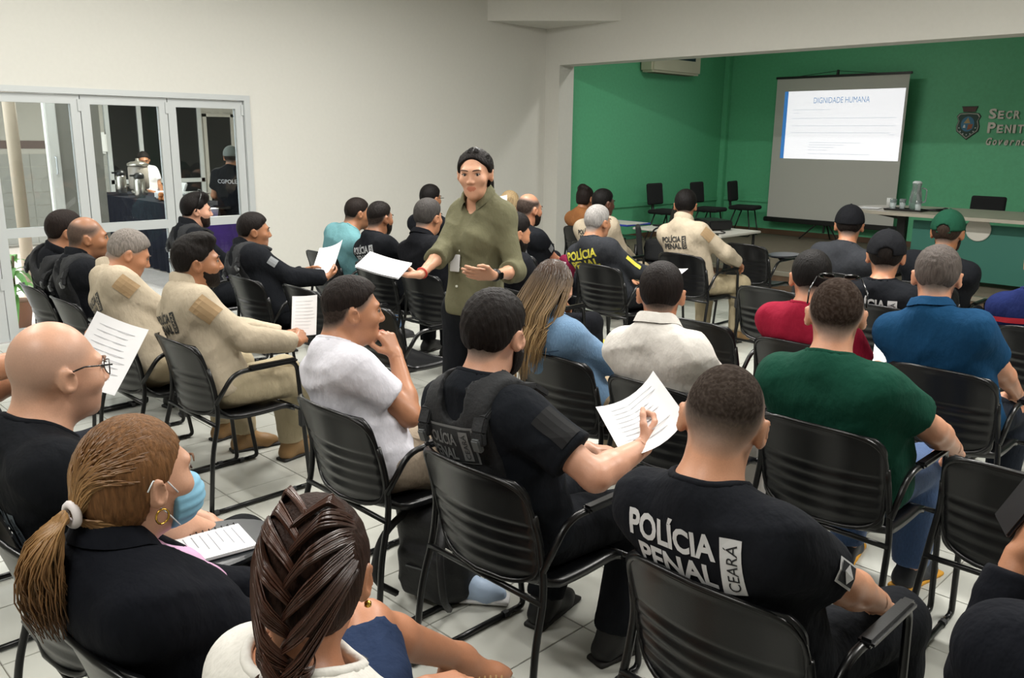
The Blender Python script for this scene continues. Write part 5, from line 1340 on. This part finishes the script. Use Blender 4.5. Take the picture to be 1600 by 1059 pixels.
MB().lathe([(.048, .285), (.05, .30), (.03, .315)], 16).build('jug_lid', mat('jug_lid', 'c6ccce', .3), jg, True)
MB().tube(bend([(.055, 0, .24), (.11, 0, .23), (.105, 0, .09), (.064, 0, .08)], .04), .008, 8).build('jug_handle', m_gl, jg, True)
for k, (x, y) in enumerate(((-3.86, 9.82), (-3.80, 9.93), (-3.58, 9.80))):
    g = empty('drinking_glass', (x, y, ZT+.01)); tag(g, ('short glass at the left of the tray', 'glass beside the jug, towards the back of the tray', 'glass in front of the jug')[k], 'glass', 'glasses on the tray')
    MB().lathe([(.028, 0), (.036, .11), (.033, .11), (.026, .006)], 16).build('glass_body', m_gl, g, True)
    MB().lathe([(.029, .003), (.033, .07)], 14).build('water', mat('water', 'd5e0e0', .02), g, True)
sk = empty('cup_stack', (-3.93, 9.9, ZT)); tag(sk, 'stack of white disposable cups left of the tray', 'cups')
for k in range(4): MB().lathe([(.026, .012*k), (.036, .085+.012*k), (.038, .088+.012*k)], 16).build('cup', mat('white_plastic', 'dcdedd', .4), sk, True)
mc_ = empty('microphone', (-3.42, 9.92, ZT+.018), .4); tag(mc_, 'black handheld microphone lying right of the tray', 'microphone')
MB().tube([(-.11, 0, 0), (.06, 0, .004)], [.012, .017], 10).build('handle', m_blk, mc_, True); MB().tube([(.055, 0, .004), (.075, 0, .006), (.10, 0, .006), (.115, 0, .006)], [.02, .026, .024, .012], 12).build('grille', mat('mic_grille', '2a2c2e', .5, metal=.6), mc_, True)
sheet('paper_sheet', 'white sheet lying at the rounded end of the stage table', (-4.12, 9.85, ZT+.004), (1, .2, 0), (-.2, 1, 0), curl=.002)
# upholstered chairs
m_uph = mat('black_fabric', '101214', .9, bump=.2, scale=120)
def visitor(x, y, z, rz, label, group='black upholstered side chairs'):
    t = empty('side_chair', (x, y, z), rz); tag(t, label, 'chair', group)
    v, q = surfnet([rbox((0, -.20, .70), (.20, .028, .16), rotm(0, -.12, 0), .028)], .012); np_mesh('backrest', v, q, m_uph, t)
    v, q = surfnet([rbox((0, .02, .45), (.215, .21, .032), None, .03)], .014); np_mesh('seat', v, q, m_uph, t)
    MB().tube(bend([(0, -.225, .66), (0, -.235, .44), (0, -.05, .415)], .08), .022, 8).build('back_stem', m_blk, t, True)
    for s in (-1, 1):
        MB().tube(bend([(.17*s, .12, .42), (.20*s, .19, .015), (.20*s, -.22, .015), (.17*s, -.08, .42)], .05), .011, 8).build('leg_loop', m_blk, t, True)
    return t
visitor(-7.15, 12.25, ZS, -1.35, 'black side chair in the green corner, nearest the screen')
visitor(-7.30, 11.45, ZS, -1.45, 'black side chair second from the screen along the green wall')
visitor(-7.45, 10.55, ZS, -1.5, 'black side chair third from the screen, against the green wall')
visitor(-3.40, 11.35, ZS, math.pi, 'black side chair behind the stage table', 'chairs behind the stage table'); visitor(-2.80, 11.35, ZS, math.pi, 'black side chair behind the stage table at the right edge', 'chairs behind the stage table')
rc = visitor(-5.30, 7.40, 0, -.9, 'black side chair with rounded back beside the man in beige')
bg = empty('shoulder_bag', (-5.27, 7.42, .48), .3); tag(bg, 'black bag lying on the round-backed chair', 'bag')
v, q = surfnet([rbox((0, 0, .12), (.17, .10, .12), rotm(0, .1, 0), .05)], .014, disp=lambda G: folds(G, .006, 2)); np_mesh('bag_body', v, q, m_uph, bg)
MB().tube(bend([(-.14, 0, .2), (-.1, .02, .36), (.1, .02, .36), (.14, 0, .2)], .08), .010, 6).build('bag_strap', m_uph, bg, True)
# projector and its table
m_wt = mat('white_laminate', 'c4c2ba', .4)
pt = empty('projector_table', (-5.55, 8.48, 0)); tag(pt, 'small white-topped table under the projector', 'table')
MB().box((-.60, -.42, .71), (.60, .42, .735), bev=.006).build('table_top', m_wt, pt)
for sx in (-.54, .54):
    for sy in (-.36, .36): MB().tube([(sx, sy, 0), (sx, sy, .71)], .016, 8).build('leg', m_blk, pt, True)
pj = empty('projector', (-5.42, 8.62, .735), -.5); tag(pj, 'black projector on the white table', 'projector')
MB().box((-.20, -.15, .012), (.20, .15, .115), bev=.016).build('housing', mat('projector_black', '121315', .35), pj)
ln = MB().tube([(.08, .14, .065), (.08, .19, .065)], .038, 16).build('lens', m_blk, pj, True); MB().tube([(.08, .188, .065), (.08, .192, .065)], .028, 16).build('lens_glass', mat('lens_glass', '1a2238', .05), ln)
for k in range(6): MB().box((-.16+k*.035, -.152, .04), (-.14+k*.035, -.149, .09)).build('vent', mat('vent_grey', '303234', .6), pj)
lp = empty('laptop', (-5.90, 8.44, .735), -.3); tag(lp, 'open black laptop beside the projector', 'laptop')
MB().box((-.17, -.12, 0), (.17, .12, .018), bev=.004).build('keyboard_base', m_blk, lp); MB().box((-.17, .115, .015), (.17, .128, .24), bev=.004, rot=Matrix.Rotation(-.25, 3, 'X'), c=(0, .12, .015)).build('display', m_blk, lp)
cbl = MB().tube(bend([(-5.2, 8.45, .742), (-5.08, 8.36, .742), (-5.05, 8.25, .742), (-5.12, 8.15, .742), (-5.0, 8.08, .742)], .05), .006, 6).build('cable', m_blk); tag(cbl, 'black cable coiled at the corner of the projector table', 'cable')
dk = empty('school_desk', (-6.6, 8.35, 0)); tag(dk, 'small desk with blue edge left of the projector table', 'desk')
tp = MB().box((-.32, -.22, .725), (.32, .22, .745), bev=.005).build('desk_top', m_wt, dk); MB().tube([(-.32, -.22, .735), (.32, -.22, .735), (.32, .22, .735), (-.32, .22, .735)], .013, 6, closed=True).build('edge', mat('blue_edge', '2b3f9a', .5), tp)
for sx in (-.28, .28):
    MB().tube(bend([(sx, -.18, .012), (sx, .18, .012), (sx, .02, .72)], .04), .014, 8).build('leg', m_blk, dk, True)
sb2 = MB().box((-.26, -.16, .56), (.26, .18, .575)).build('book_shelf', mat('green_shelf', '2e6a52', .5), dk)
# air conditioner
ac = empty('air_conditioner', (WX+.01, 11.1, 2.70)); tag(ac, 'cream wall air conditioner high on the green wall', 'air conditioner')
MB().box((0, -.62, 0), (.24, .62, .32), bev=.03).build('casing', mat('cream_plastic', 'c6c3ae', .4), ac)
for k in range(5): MB().box((.05+.03*k, -.5, -.006), (.068+.03*k, .5, .004)).build('louvre', mat('louvre_brown', '6a6552', .5), ac)
MB().box((.238, -.1, .2), (.246, .45, .26)).build('display_strip', mat('dark_strip', '1a2a3a', .3), ac)

# ============================================================ hand-held and floor things
P = PEOPLE
def wpos(I, p): M_ = I['root'].matrix_basis; return M_@Vector(p)
GP = 'white sheets held by the audience'
sheet('paper_sheet', 'small folded white sheet in the hands of the man in beige with dark hair', (-3.84, 2.28, .835), (.8, .55, .1), (-.2, .35, 1), .14, .21, .012, group=GP)
sheet('paper_sheet', 'white sheet held by the man in the tactical vest in front of the white wall', (-5.26, 3.33, .88), (.75, .35, .3), (-.3, .7, .65), .21, .297, .02, group=GP)
sheet('paper_sheet', 'white printed sheet held up behind the bald man with glasses', (-3.10, 1.04, .98), (.75, .62, -.32), (-.1, .6, .75), .20, .26, .03, group=GP)
sheet('paper_sheet', 'creased white pages held by the man in the vest with the grey patch', (-1.50, 2.06, .905), (.55, .62, .55), (-.6, .55, .25), .22, .30, .035, group=GP)
sheet('leaflet', 'white leaflet held up by the man with glasses by the wall', (-5.93, 5.58, 1.10), (.8, .55, .05), (-.25, .3, .9), .30, .21, .05, cat='leaflet')
sheet('paper_sheet', 'white sheet held by the man in crimson beside the navy polo', (-1.60, 4.28, .70), (.7, .2, .1), (0, .8, .5), .18, .24, .02, group=GP)
sheet('paper_sheet', 'white sheet lying on the lap of the man with yellow lettering', (-3.84, 5.52, .72), (1, .2, 0), (-.1, 1, .2), .21, .28, .01, group=GP)
# the speaker's papers
IW = P['W']; a = IW['arms']['R']; hp_ = Vector(wpos(IW, a['wr']+nrm(a['f'])*.13))
sheet('paper_stack', 'stack of white papers in the hand of the standing woman', tuple(hp_+Vector((-.02, -.03, .04))), tuple(IR*.95+TC*.2-UP*.22), tuple(TC*-.9+UP*.30), .21, .17, .006, pages=12, lines=False)
# notebook on the writing tablet
nb = empty('notepad', (-1.97, .86, .716), -.15); tag(nb, 'white spiral notepad on the writing tablet beside the masked woman', 'notepad')
MB().box((-.075, -.10, 0), (.075, .10, .008)).build('pages', mat('white_paper', 'e4e4e6', .7), nb)
for k in range(12): MB().tube([(-.078+.006*math.cos(t), -.092+k*.0165, .005+.007*math.sin(t)) for t in np.linspace(0, 6.28, 9)[:-1]], .001, 4, closed=True).build('ring', m_blk, nb)
mbx = MB()
for k in range(8): mbx.box((-.06, .075-k*.021, .0082), (.05-(k % 3)*.02, .078-k*.021, .0086))
tag(mbx.build('printed_text', mat('grey_ink', '8f9096', .8), nb), kind='stuff')
# phones
def phone(x, y, z, R_, label, c='15161a'):
    t = empty('mobile_phone', (x, y, z)); t.rotation_euler = R_; tag(t, label, 'phone')
    MB().box((-.037, -.005, -.075), (.037, .005, .075), bev=.004).build('case', mat('phone_'+c, c, .3), t); MB().box((-.034, -.0056, -.071), (.034, -.0050, .071)).build('display', mat('phone_screen', '0c0f14', .08), t)
phone(-.40, 1.83, 1.06, (.35, -.25, 2.2), 'dark phone held up at the right edge')
phone(-2.36, 3.27, .76, (-.8, .3, .3), 'phone in the hands of the woman in denim')
# backpack on the floor
bp = empty('backpack', (-2.34, 1.93, 0), .3); tag(bp, 'black backpack on the floor between the white T-shirt and the vest', 'backpack')
v, q = surfnet([rbox((0, 0, .20), (.15, .10, .20), rotm(0, -.15, 0), .07), rbox((0, -.10, .14), (.11, .04, .11), rotm(0, -.15, 0), .035, .03)], .011, disp=lambda G: folds(G, .005, 4)); np_mesh('bag_body', v, q, mat('black_nylon', '0f1012', .6, bump=.2, scale=70), bp)
for s in (-1, 1): MB().tube(bend([(.08*s, -.08, .38), (.13*s, -.20, .30), (.16*s, -.22, .12), (.12*s, -.12, .03)], .1), .014, 6).build('strap', mat('black_nylon', '0f1012', .6), bp, True)
MB().tube(bend([(-.05, .02, .39), (-.04, .03, .45), (.04, .03, .45), (.05, .02, .39)], .03), .009, 6).build('handle', mat('black_nylon', '0f1012', .6), bp, True)
MB().box((-.05, -.155, .18), (.05, -.148, .186)).build('zip', mat('zip_metal', '5a5c5e', .3, metal=.8), bp)
# bags further ahead
gb = empty('gift_bag', (-3.98, 4.88, 0), .2); tag(gb, 'yellow and blue paper bag on the floor under the black chair', 'bag')
MB().box((-.08, -.05, .10), (.08, .05, .26), bev=.004).build('bag_top', mat('bag_yellow', 'c9c24a', .6), gb); MB().box((-.08, -.05, 0), (.08, .05, .10), bev=.004).build('bag_bottom', mat('bag_blue', '4fa6b0', .6), gb)
tb2 = empty('striped_bag', (-4.72, 5.30, .56), -.4); tag(tb2, 'maroon and white striped cloth bag on a lap', 'bag')
v, q = surfnet([rbox((0, 0, .10), (.09, .06, .13), rotm(0, .15, .2), .05)], .012, disp=lambda G: folds(G, .008, 6)); bo = np_mesh('bag_body', v, q, cloth('6a1a34'), tb2)
for zz in (-.07, -.02, .03, .08): project_print(tb2, 'stripe', rect_mesh(.16, .018), bo, (0, 0, .1), (1, 0, 0), (0, 0, 1), (0, 1, 0), mat('stripe_white', 'c9b9bd', .8), shift=(0, zz))

# ============================================================ outside the glass doors
m_of = mat('courtyard_floor', 'd0c8c2', .5, var=.05, scale=3); m_owall = mat('courtyard_wall', 'a8a69e', .8); m_otile = mat('courtyard_tile', '93948f', .3); m_obelt = mat('belt_tile', '5a4a46', .4)
OX = -15.0
of = struct(slab('floor_courtyard', (OX-.2, -2, -.15), (WX-.15, 9, -.006), m_grout))
pm = MB().box((-.297, -.297, -.006), (.297, .297, 0)).mesh('paver'); pm.materials.append(m_of)
for i in range(11):
    for j in range(18):
        c = (WX-.45-.6*i, -1.7+.6*j, 0)
        if c[1]-.3 < -2 or c[1]+.3 > 9 or c[0]-.3 < OX: continue
        po = bpy.data.objects.new('paver', pm); COL.objects.link(po); po.parent = of; po.location = c
struct(slab('wall_courtyard', (OX-.15, -2, 0), (OX, 9, 3.2), m_owall))
struct(slab('wall_courtyard_end', (OX, 9, 0), (WX-.15, 9.15, 3.2), m_owall)); struct(slab('ceiling_courtyard', (OX-.15, -2, 2.95), (-12.2, 9, 3.1), m_ceil)); struct(slab('ceiling_courtyard_strip', (-12.2, 3.5, 2.95), (WX-.15, 9, 3.1), m_ceil))  # unseen roof, left open near the doors so daylight brightens the floor
tw = bpy.data.objects['wall_courtyard']
tmo = MB().box((0, -.145, -.095), (.008, .145, .095), bev=.002).mesh('wall_tile'); tmo.materials.append(m_otile)
for i in range(26):
    for j in range(7):
        y = 2.6+.30*i*.8; z = .12+.2*j
        if 5.30 < y < 6.95 and z > .8 or 6.95 < y < 7.65: continue
        if y > 8.6: continue
        to = bpy.data.objects.new('wall_tile', tmo); COL.objects.link(to); to.parent = tw; to.location = (OX, y, z); to.scale = (1, .8, 1)
MB().box((OX, 2.4, 1.50), (OX+.012, 5.3, 1.62)).box((OX, 7.7, 1.50), (OX+.012, 8.8, 1.62)).build('belt_course', m_obelt, tw)
m_dark = mat('dark_window', '0b0e10', .08)
wn = empty('window_1', (OX, 6.15, 0)); struct(wn)
MB().box((0, -.75, .35), (.02, .80, 2.25)).build('pane', m_dark, wn)
for y in (-.78, -.25, .30, .80): MB().box((0, y-.035, .32), (.05, y+.035, 2.30)).build('mullion', m_alu, wn)
for z in (.32, .95, 2.26): MB().box((0, -.80, z-.035), (.05, .83, z+.035)).build('transom', m_alu, wn)
dw = empty('door_7', (OX, 7.3, 0)); struct(dw); MB().box((0, -.22, 0), (.015, .24, 2.05)).build('opening', m_dark, dw); MB().box((0, -.28, 0), (.05, -.22, 2.1)).box((0, .24, 0), (.05, .30, 2.1)).box((0, -.28, 2.05), (.05, .30, 2.1)).build('casing', m_owall, dw)
# downpipe, partition, plant
dp = empty('downpipe', (-9.35, 2.47, 0)); tag(dp, 'cream downpipe standing outside the glass door', 'pipe')
m_pipe = mat('cream_pvc', 'b9a892', .5)
MB().tube([(0, 0, .12), (0, 0, 2.95)], .058, 16).build('pipe', m_pipe, dp, True); MB().tube(bend([(0, 0, .3), (0, 0, .09), (-.05, -.16, .08)], .08), .066, 14).build('elbow', m_pipe, dp, True)
for z in (.34, .42): MB().tube([(0, 0, z), (0, 0, z+.015)], .064, 16).build('collar', mat('pvc_brown', '9a8672', .5), dp, True)
pl = empty('partition_panel', (-10.5, 3.28, 0)); tag(pl, 'grey partition panel with a white post beyond the glass', 'partition')
MB().box((-.03, -.06, 0), (.03, .40, 2.9)).build('panel', mat('grey_panel', '7f7d74', .7), pl); pp = MB().box((-.05, -.18, 0), (.05, -.06, 2.9), bev=.01).build('post', m_trimw, pl)
MB().tube(bend([(.05, -.12, 1.30), (.09, -.12, 1.30), (.09, -.12, 1.48), (.05, -.12, 1.48)], .02), .010, 8).build('pull_handle', m_alu, pp, True)
ft = empty('potted_plant', (-8.62, 2.14, 0)); tag(ft, 'leafy green plant in a pot outside the door', 'plant')
MB().lathe([(.10, 0), (.14, .24), (.15, .25), (.13, .25)], 18).build('pot', mat('terracotta', '8a5a40', .8), ft, True)
m_leaf = mat('leaf_green', '4f8a2c', .5, var=.2, scale=12); rng = random.Random(2)
for k in range(26):
    a = rng.uniform(0, 6.28); ln_ = rng.uniform(.22, .38); el_ = rng.uniform(.2, 1.2); d = Vector((math.cos(a), math.sin(a), 0)); sdv = Vector((-d.y, d.x, 0)); base_ = Vector((0, 0, rng.uniform(.28, .62)))
    vv = []; 
    for i in range(6):
        t = i/5; c = base_+d*ln_*t*math.cos(el_*.6)+Vector((0, 0, ln_*(math.sin(el_)*t-1.1*t*t*.9))); w_ = .032*math.sin(math.pi*min(1, t*.9+.1))+.002
        vv += [c-sdv*w_, c+Vector((0, 0, -.004)), c+sdv*w_]
    ff = []
    for i in range(5):
        for j in range(2): ff.append((i*3+j, i*3+j+1, i*3+j+4, i*3+j+3))
    MB().add(vv, ff).build('leaf', m_leaf, ft, True)
MB().tube([(0, 0, .2), (.02, 0, .5), (0, .02, .66)], .012, 6).build('stem', mat('stem', '5a4a2c', .8), ft, True)
# refreshment table
bt = empty('buffet_table', (-11.6, 4.80, 0)); tag(bt, 'refreshment table under a black cloth beyond the glass doors', 'table')
MB().box((-1.7, -.33, .86), (1.7, .33, .89)).build('table_top', m_blk, bt)
mb = MB(); vv = []; ff = []; NN = 90
for k in range(NN+1):
    x = -1.72+3.44*k/NN; y = -.35+.018*math.sin(k*1.1)
    vv += [(x, -.345, .895), (x, y, .02)]
for k in range(NN): ff.append((2*k, 2*k+1, 2*k+3, 2*k+2))
vv += [(-1.72, .35, .895), (1.72, .35, .895)]; ff.append((0, 2*NN, 2*NN+3, 2*NN+2))
o = mb.add(vv, ff).build('tablecloth', cloth('1a1c24')); o.location = (-11.6, 4.80, 0); tag(o, 'black pleated cloth over the refreshment table', 'tablecloth')
m_ss = mat('stainless_steel', 'b5b2aa', .2, metal=.9); TZ = .895
def airpot(x, y, label):
    t = empty('airpot', (x, y, TZ)); tag(t, label, 'airpot', 'coffee airpots')
    MB().lathe([(.065, 0), (.07, .01), (.07, .24), (.062, .26)], 20).build('flask', m_ss, t, True); MB().lathe([(.064, .255), (.07, .27), (.066, .31), (.03, .335)], 20).build('lid', m_blk, t, True); MB().box((-.02, -.12, .285), (.02, -.04, .31), bev=.006).build('spout', m_blk, t)
airpot(-11.9, 4.62, 'steel airpot nearest the glass, in front of the drinks urn'); airpot(-12.9, 4.75, 'steel airpot at the far end of the refreshment table')
ur = empty('juice_dispenser', (-12.5, 4.85, TZ)); tag(ur, 'large clear drinks dispenser with steel lid on the refreshment table', 'dispenser')
MB().lathe([(.10, 0), (.11, .02), (.11, .06), (.08, .08)], 20).build('base', m_ss, ur, True); MB().lathe([(.12, .08), (.135, .10), (.135, .38), (.12, .40)], 24).build('tank', mat('cloudy_tank', '9a9288', .15), ur, True); MB().lathe([(.14, .40), (.145, .43), (.10, .46), (.03, .47), (.02, .51)], 24).build('lid', m_ss, ur, True); MB().tube([(0, -.13, .13), (0, -.19, .13), (0, -.19, .09)], .012, 8).build('tap', m_ss, ur, True)
tr = empty('food_box', (-11.45, 4.85, TZ)); tag(tr, 'white foam food box on the refreshment table', 'box')
MB().box((-.22, -.14, 0), (.22, .14, .10), bev=.02).build('tray', mat('white_plastic', 'dcdedd', .4), tr); MB().box((-.22, .10, .09), (.22, .13, .22), bev=.01, rot=Matrix.Rotation(-.4, 3, 'X')).build('lid', mat('white_plastic', 'dcdedd', .4), tr)
fb_ = empty('bread_bag', (-11.15, 4.62, TZ)); tag(fb_, 'orange bread rolls in a bag on the refreshment table', 'bread')
for x, y, z in ((-.05, 0, .035), (.05, .01, .035), (0, -.02, .08)): MB().lathe([(.01, -.035), (.04, -.02), (.045, .0), (.03, .028), (.008, .035)], 12, (x, y, z)).build('roll', mat('bread_crust', 'b5703a', .7), fb_, True)
pb = empty('plastic_box', (-10.6, 4.75, TZ)); tag(pb, 'clear plastic box at the near end of the refreshment table', 'box'); MB().box((-.2, -.15, 0), (.2, .15, .12), bev=.02).build('box_body', mat('cloudy_plastic', '8d918f', .2), pb); MB().box((-.21, -.16, .12), (.21, .16, .135), bev=.006).build('lid', mat('cloudy_lid', 'a5a9a7', .2), pb)
# hand-towel dispenser on the tiled wall
ds = empty('towel_dispenser', (OX+.012, 5.18, 1.42)); tag(ds, 'white paper towel dispenser on the tiled wall', 'dispenser'); MB().box((0, -.13, 0), (.14, .13, .34), bev=.03).build('cover', mat('white_plastic', 'dcdedd', .4), ds); MB().box((.13, -.03, .14), (.145, .03, .2)).build('window_slot', mat('slot_grey', '8890a0', .4), ds)
# small purple-clothed table
pu = empty('display_table', (-9.3, 4.42, 0)); tag(pu, 'small table with a purple cloth beside the door', 'table')
MB().box((-.32, -.25, .76), (.32, .25, .79)).build('table_top', m_blk, pu); MB().box((-.335, -.265, .02), (.335, .265, .80), bev=.02).build('cloth_cover', mat('purple_cloth', '4a2a86', .6, var=.3, scale=6), pu)
cr = empty('white_tub', (-9.35, 4.40, .802)); tag(cr, 'white plastic tub on the purple table', 'tub'); MB().lathe([(.07, 0), (.09, .12), (.095, .125), (.08, .12)], 18).build('tub_body', mat('white_plastic', 'dcdedd', .4), cr, True)
# the two people outside
I = person(dict(base=(-13.75, 5.5), yaw=math.radians(-95), top=(-13.70, 5.42, 1.47), stand=True, hip=(0, -.05, .80), fem=True, group=False, label='woman in white T-shirt behind the refreshment table', skin=SK['tan'], shirt='cfcfd2', sleeve=.6, pants='26262c', shoes='222222', vox=.016, hvox=.009, handvox=.009, w=1.1, hyaw=math.radians(-105), hpitch=.3))
hair_mass(I, '16110f', low=-.05, h=.01)
I = person(dict(base=(-10.0, 5.02), yaw=math.radians(40), top=(-10.0, 5.02, 1.60), stand=True, hip=(0, 0, .88), group=False, label='worker in black T-shirt and grey cap seen through the right glass door', skin=SK['mid'], cap='6f7672', hc='1d1512', shirt='14161a', sleeve=.62, pants='181a20', shoes='111111', vox=.015, hvox=.008, w=1.08, hyaw=math.radians(48), noface=True, L=dict(at=(-10.28, 5.1, 1.05), curl=.5), R=dict(at=(-9.98, 5.36, 1.05), curl=.5)))
project_print(I['root'], 'printed_word', text_mesh('CGPOLE', width=.24, height=.05, bold=.01, cell=.025), I['shirt'], I['TP'](0, 0, .74), I['r'], I['u'], I['f'], mat('print_white', 'b9babb', .7))
# added lamp over the courtyard, a fill to brighten the scene outside
t = empty('courtyard_fill_lamp', (-12.2, 5.6, 2.94)); tag(t, 'added round fill lamp on the courtyard ceiling', 'lamp'); MB().lathe([(.12, -.05), (.14, -.03), (.14, 0)], 20).build('shade', mat('lit_tube', (1, .96, .88), .5, emit=9), t, True)
ld = bpy.data.lights.new('courtyard_fill_light', 'AREA'); ld.shape = 'DISK'; ld.size = .3; ld.energy = 260; ld.color = (1, .95, .86); lo = bpy.data.objects.new('courtyard_fill_light', ld); COL.objects.link(lo); lo.parent = t; lo.location = (0, 0, -.07)
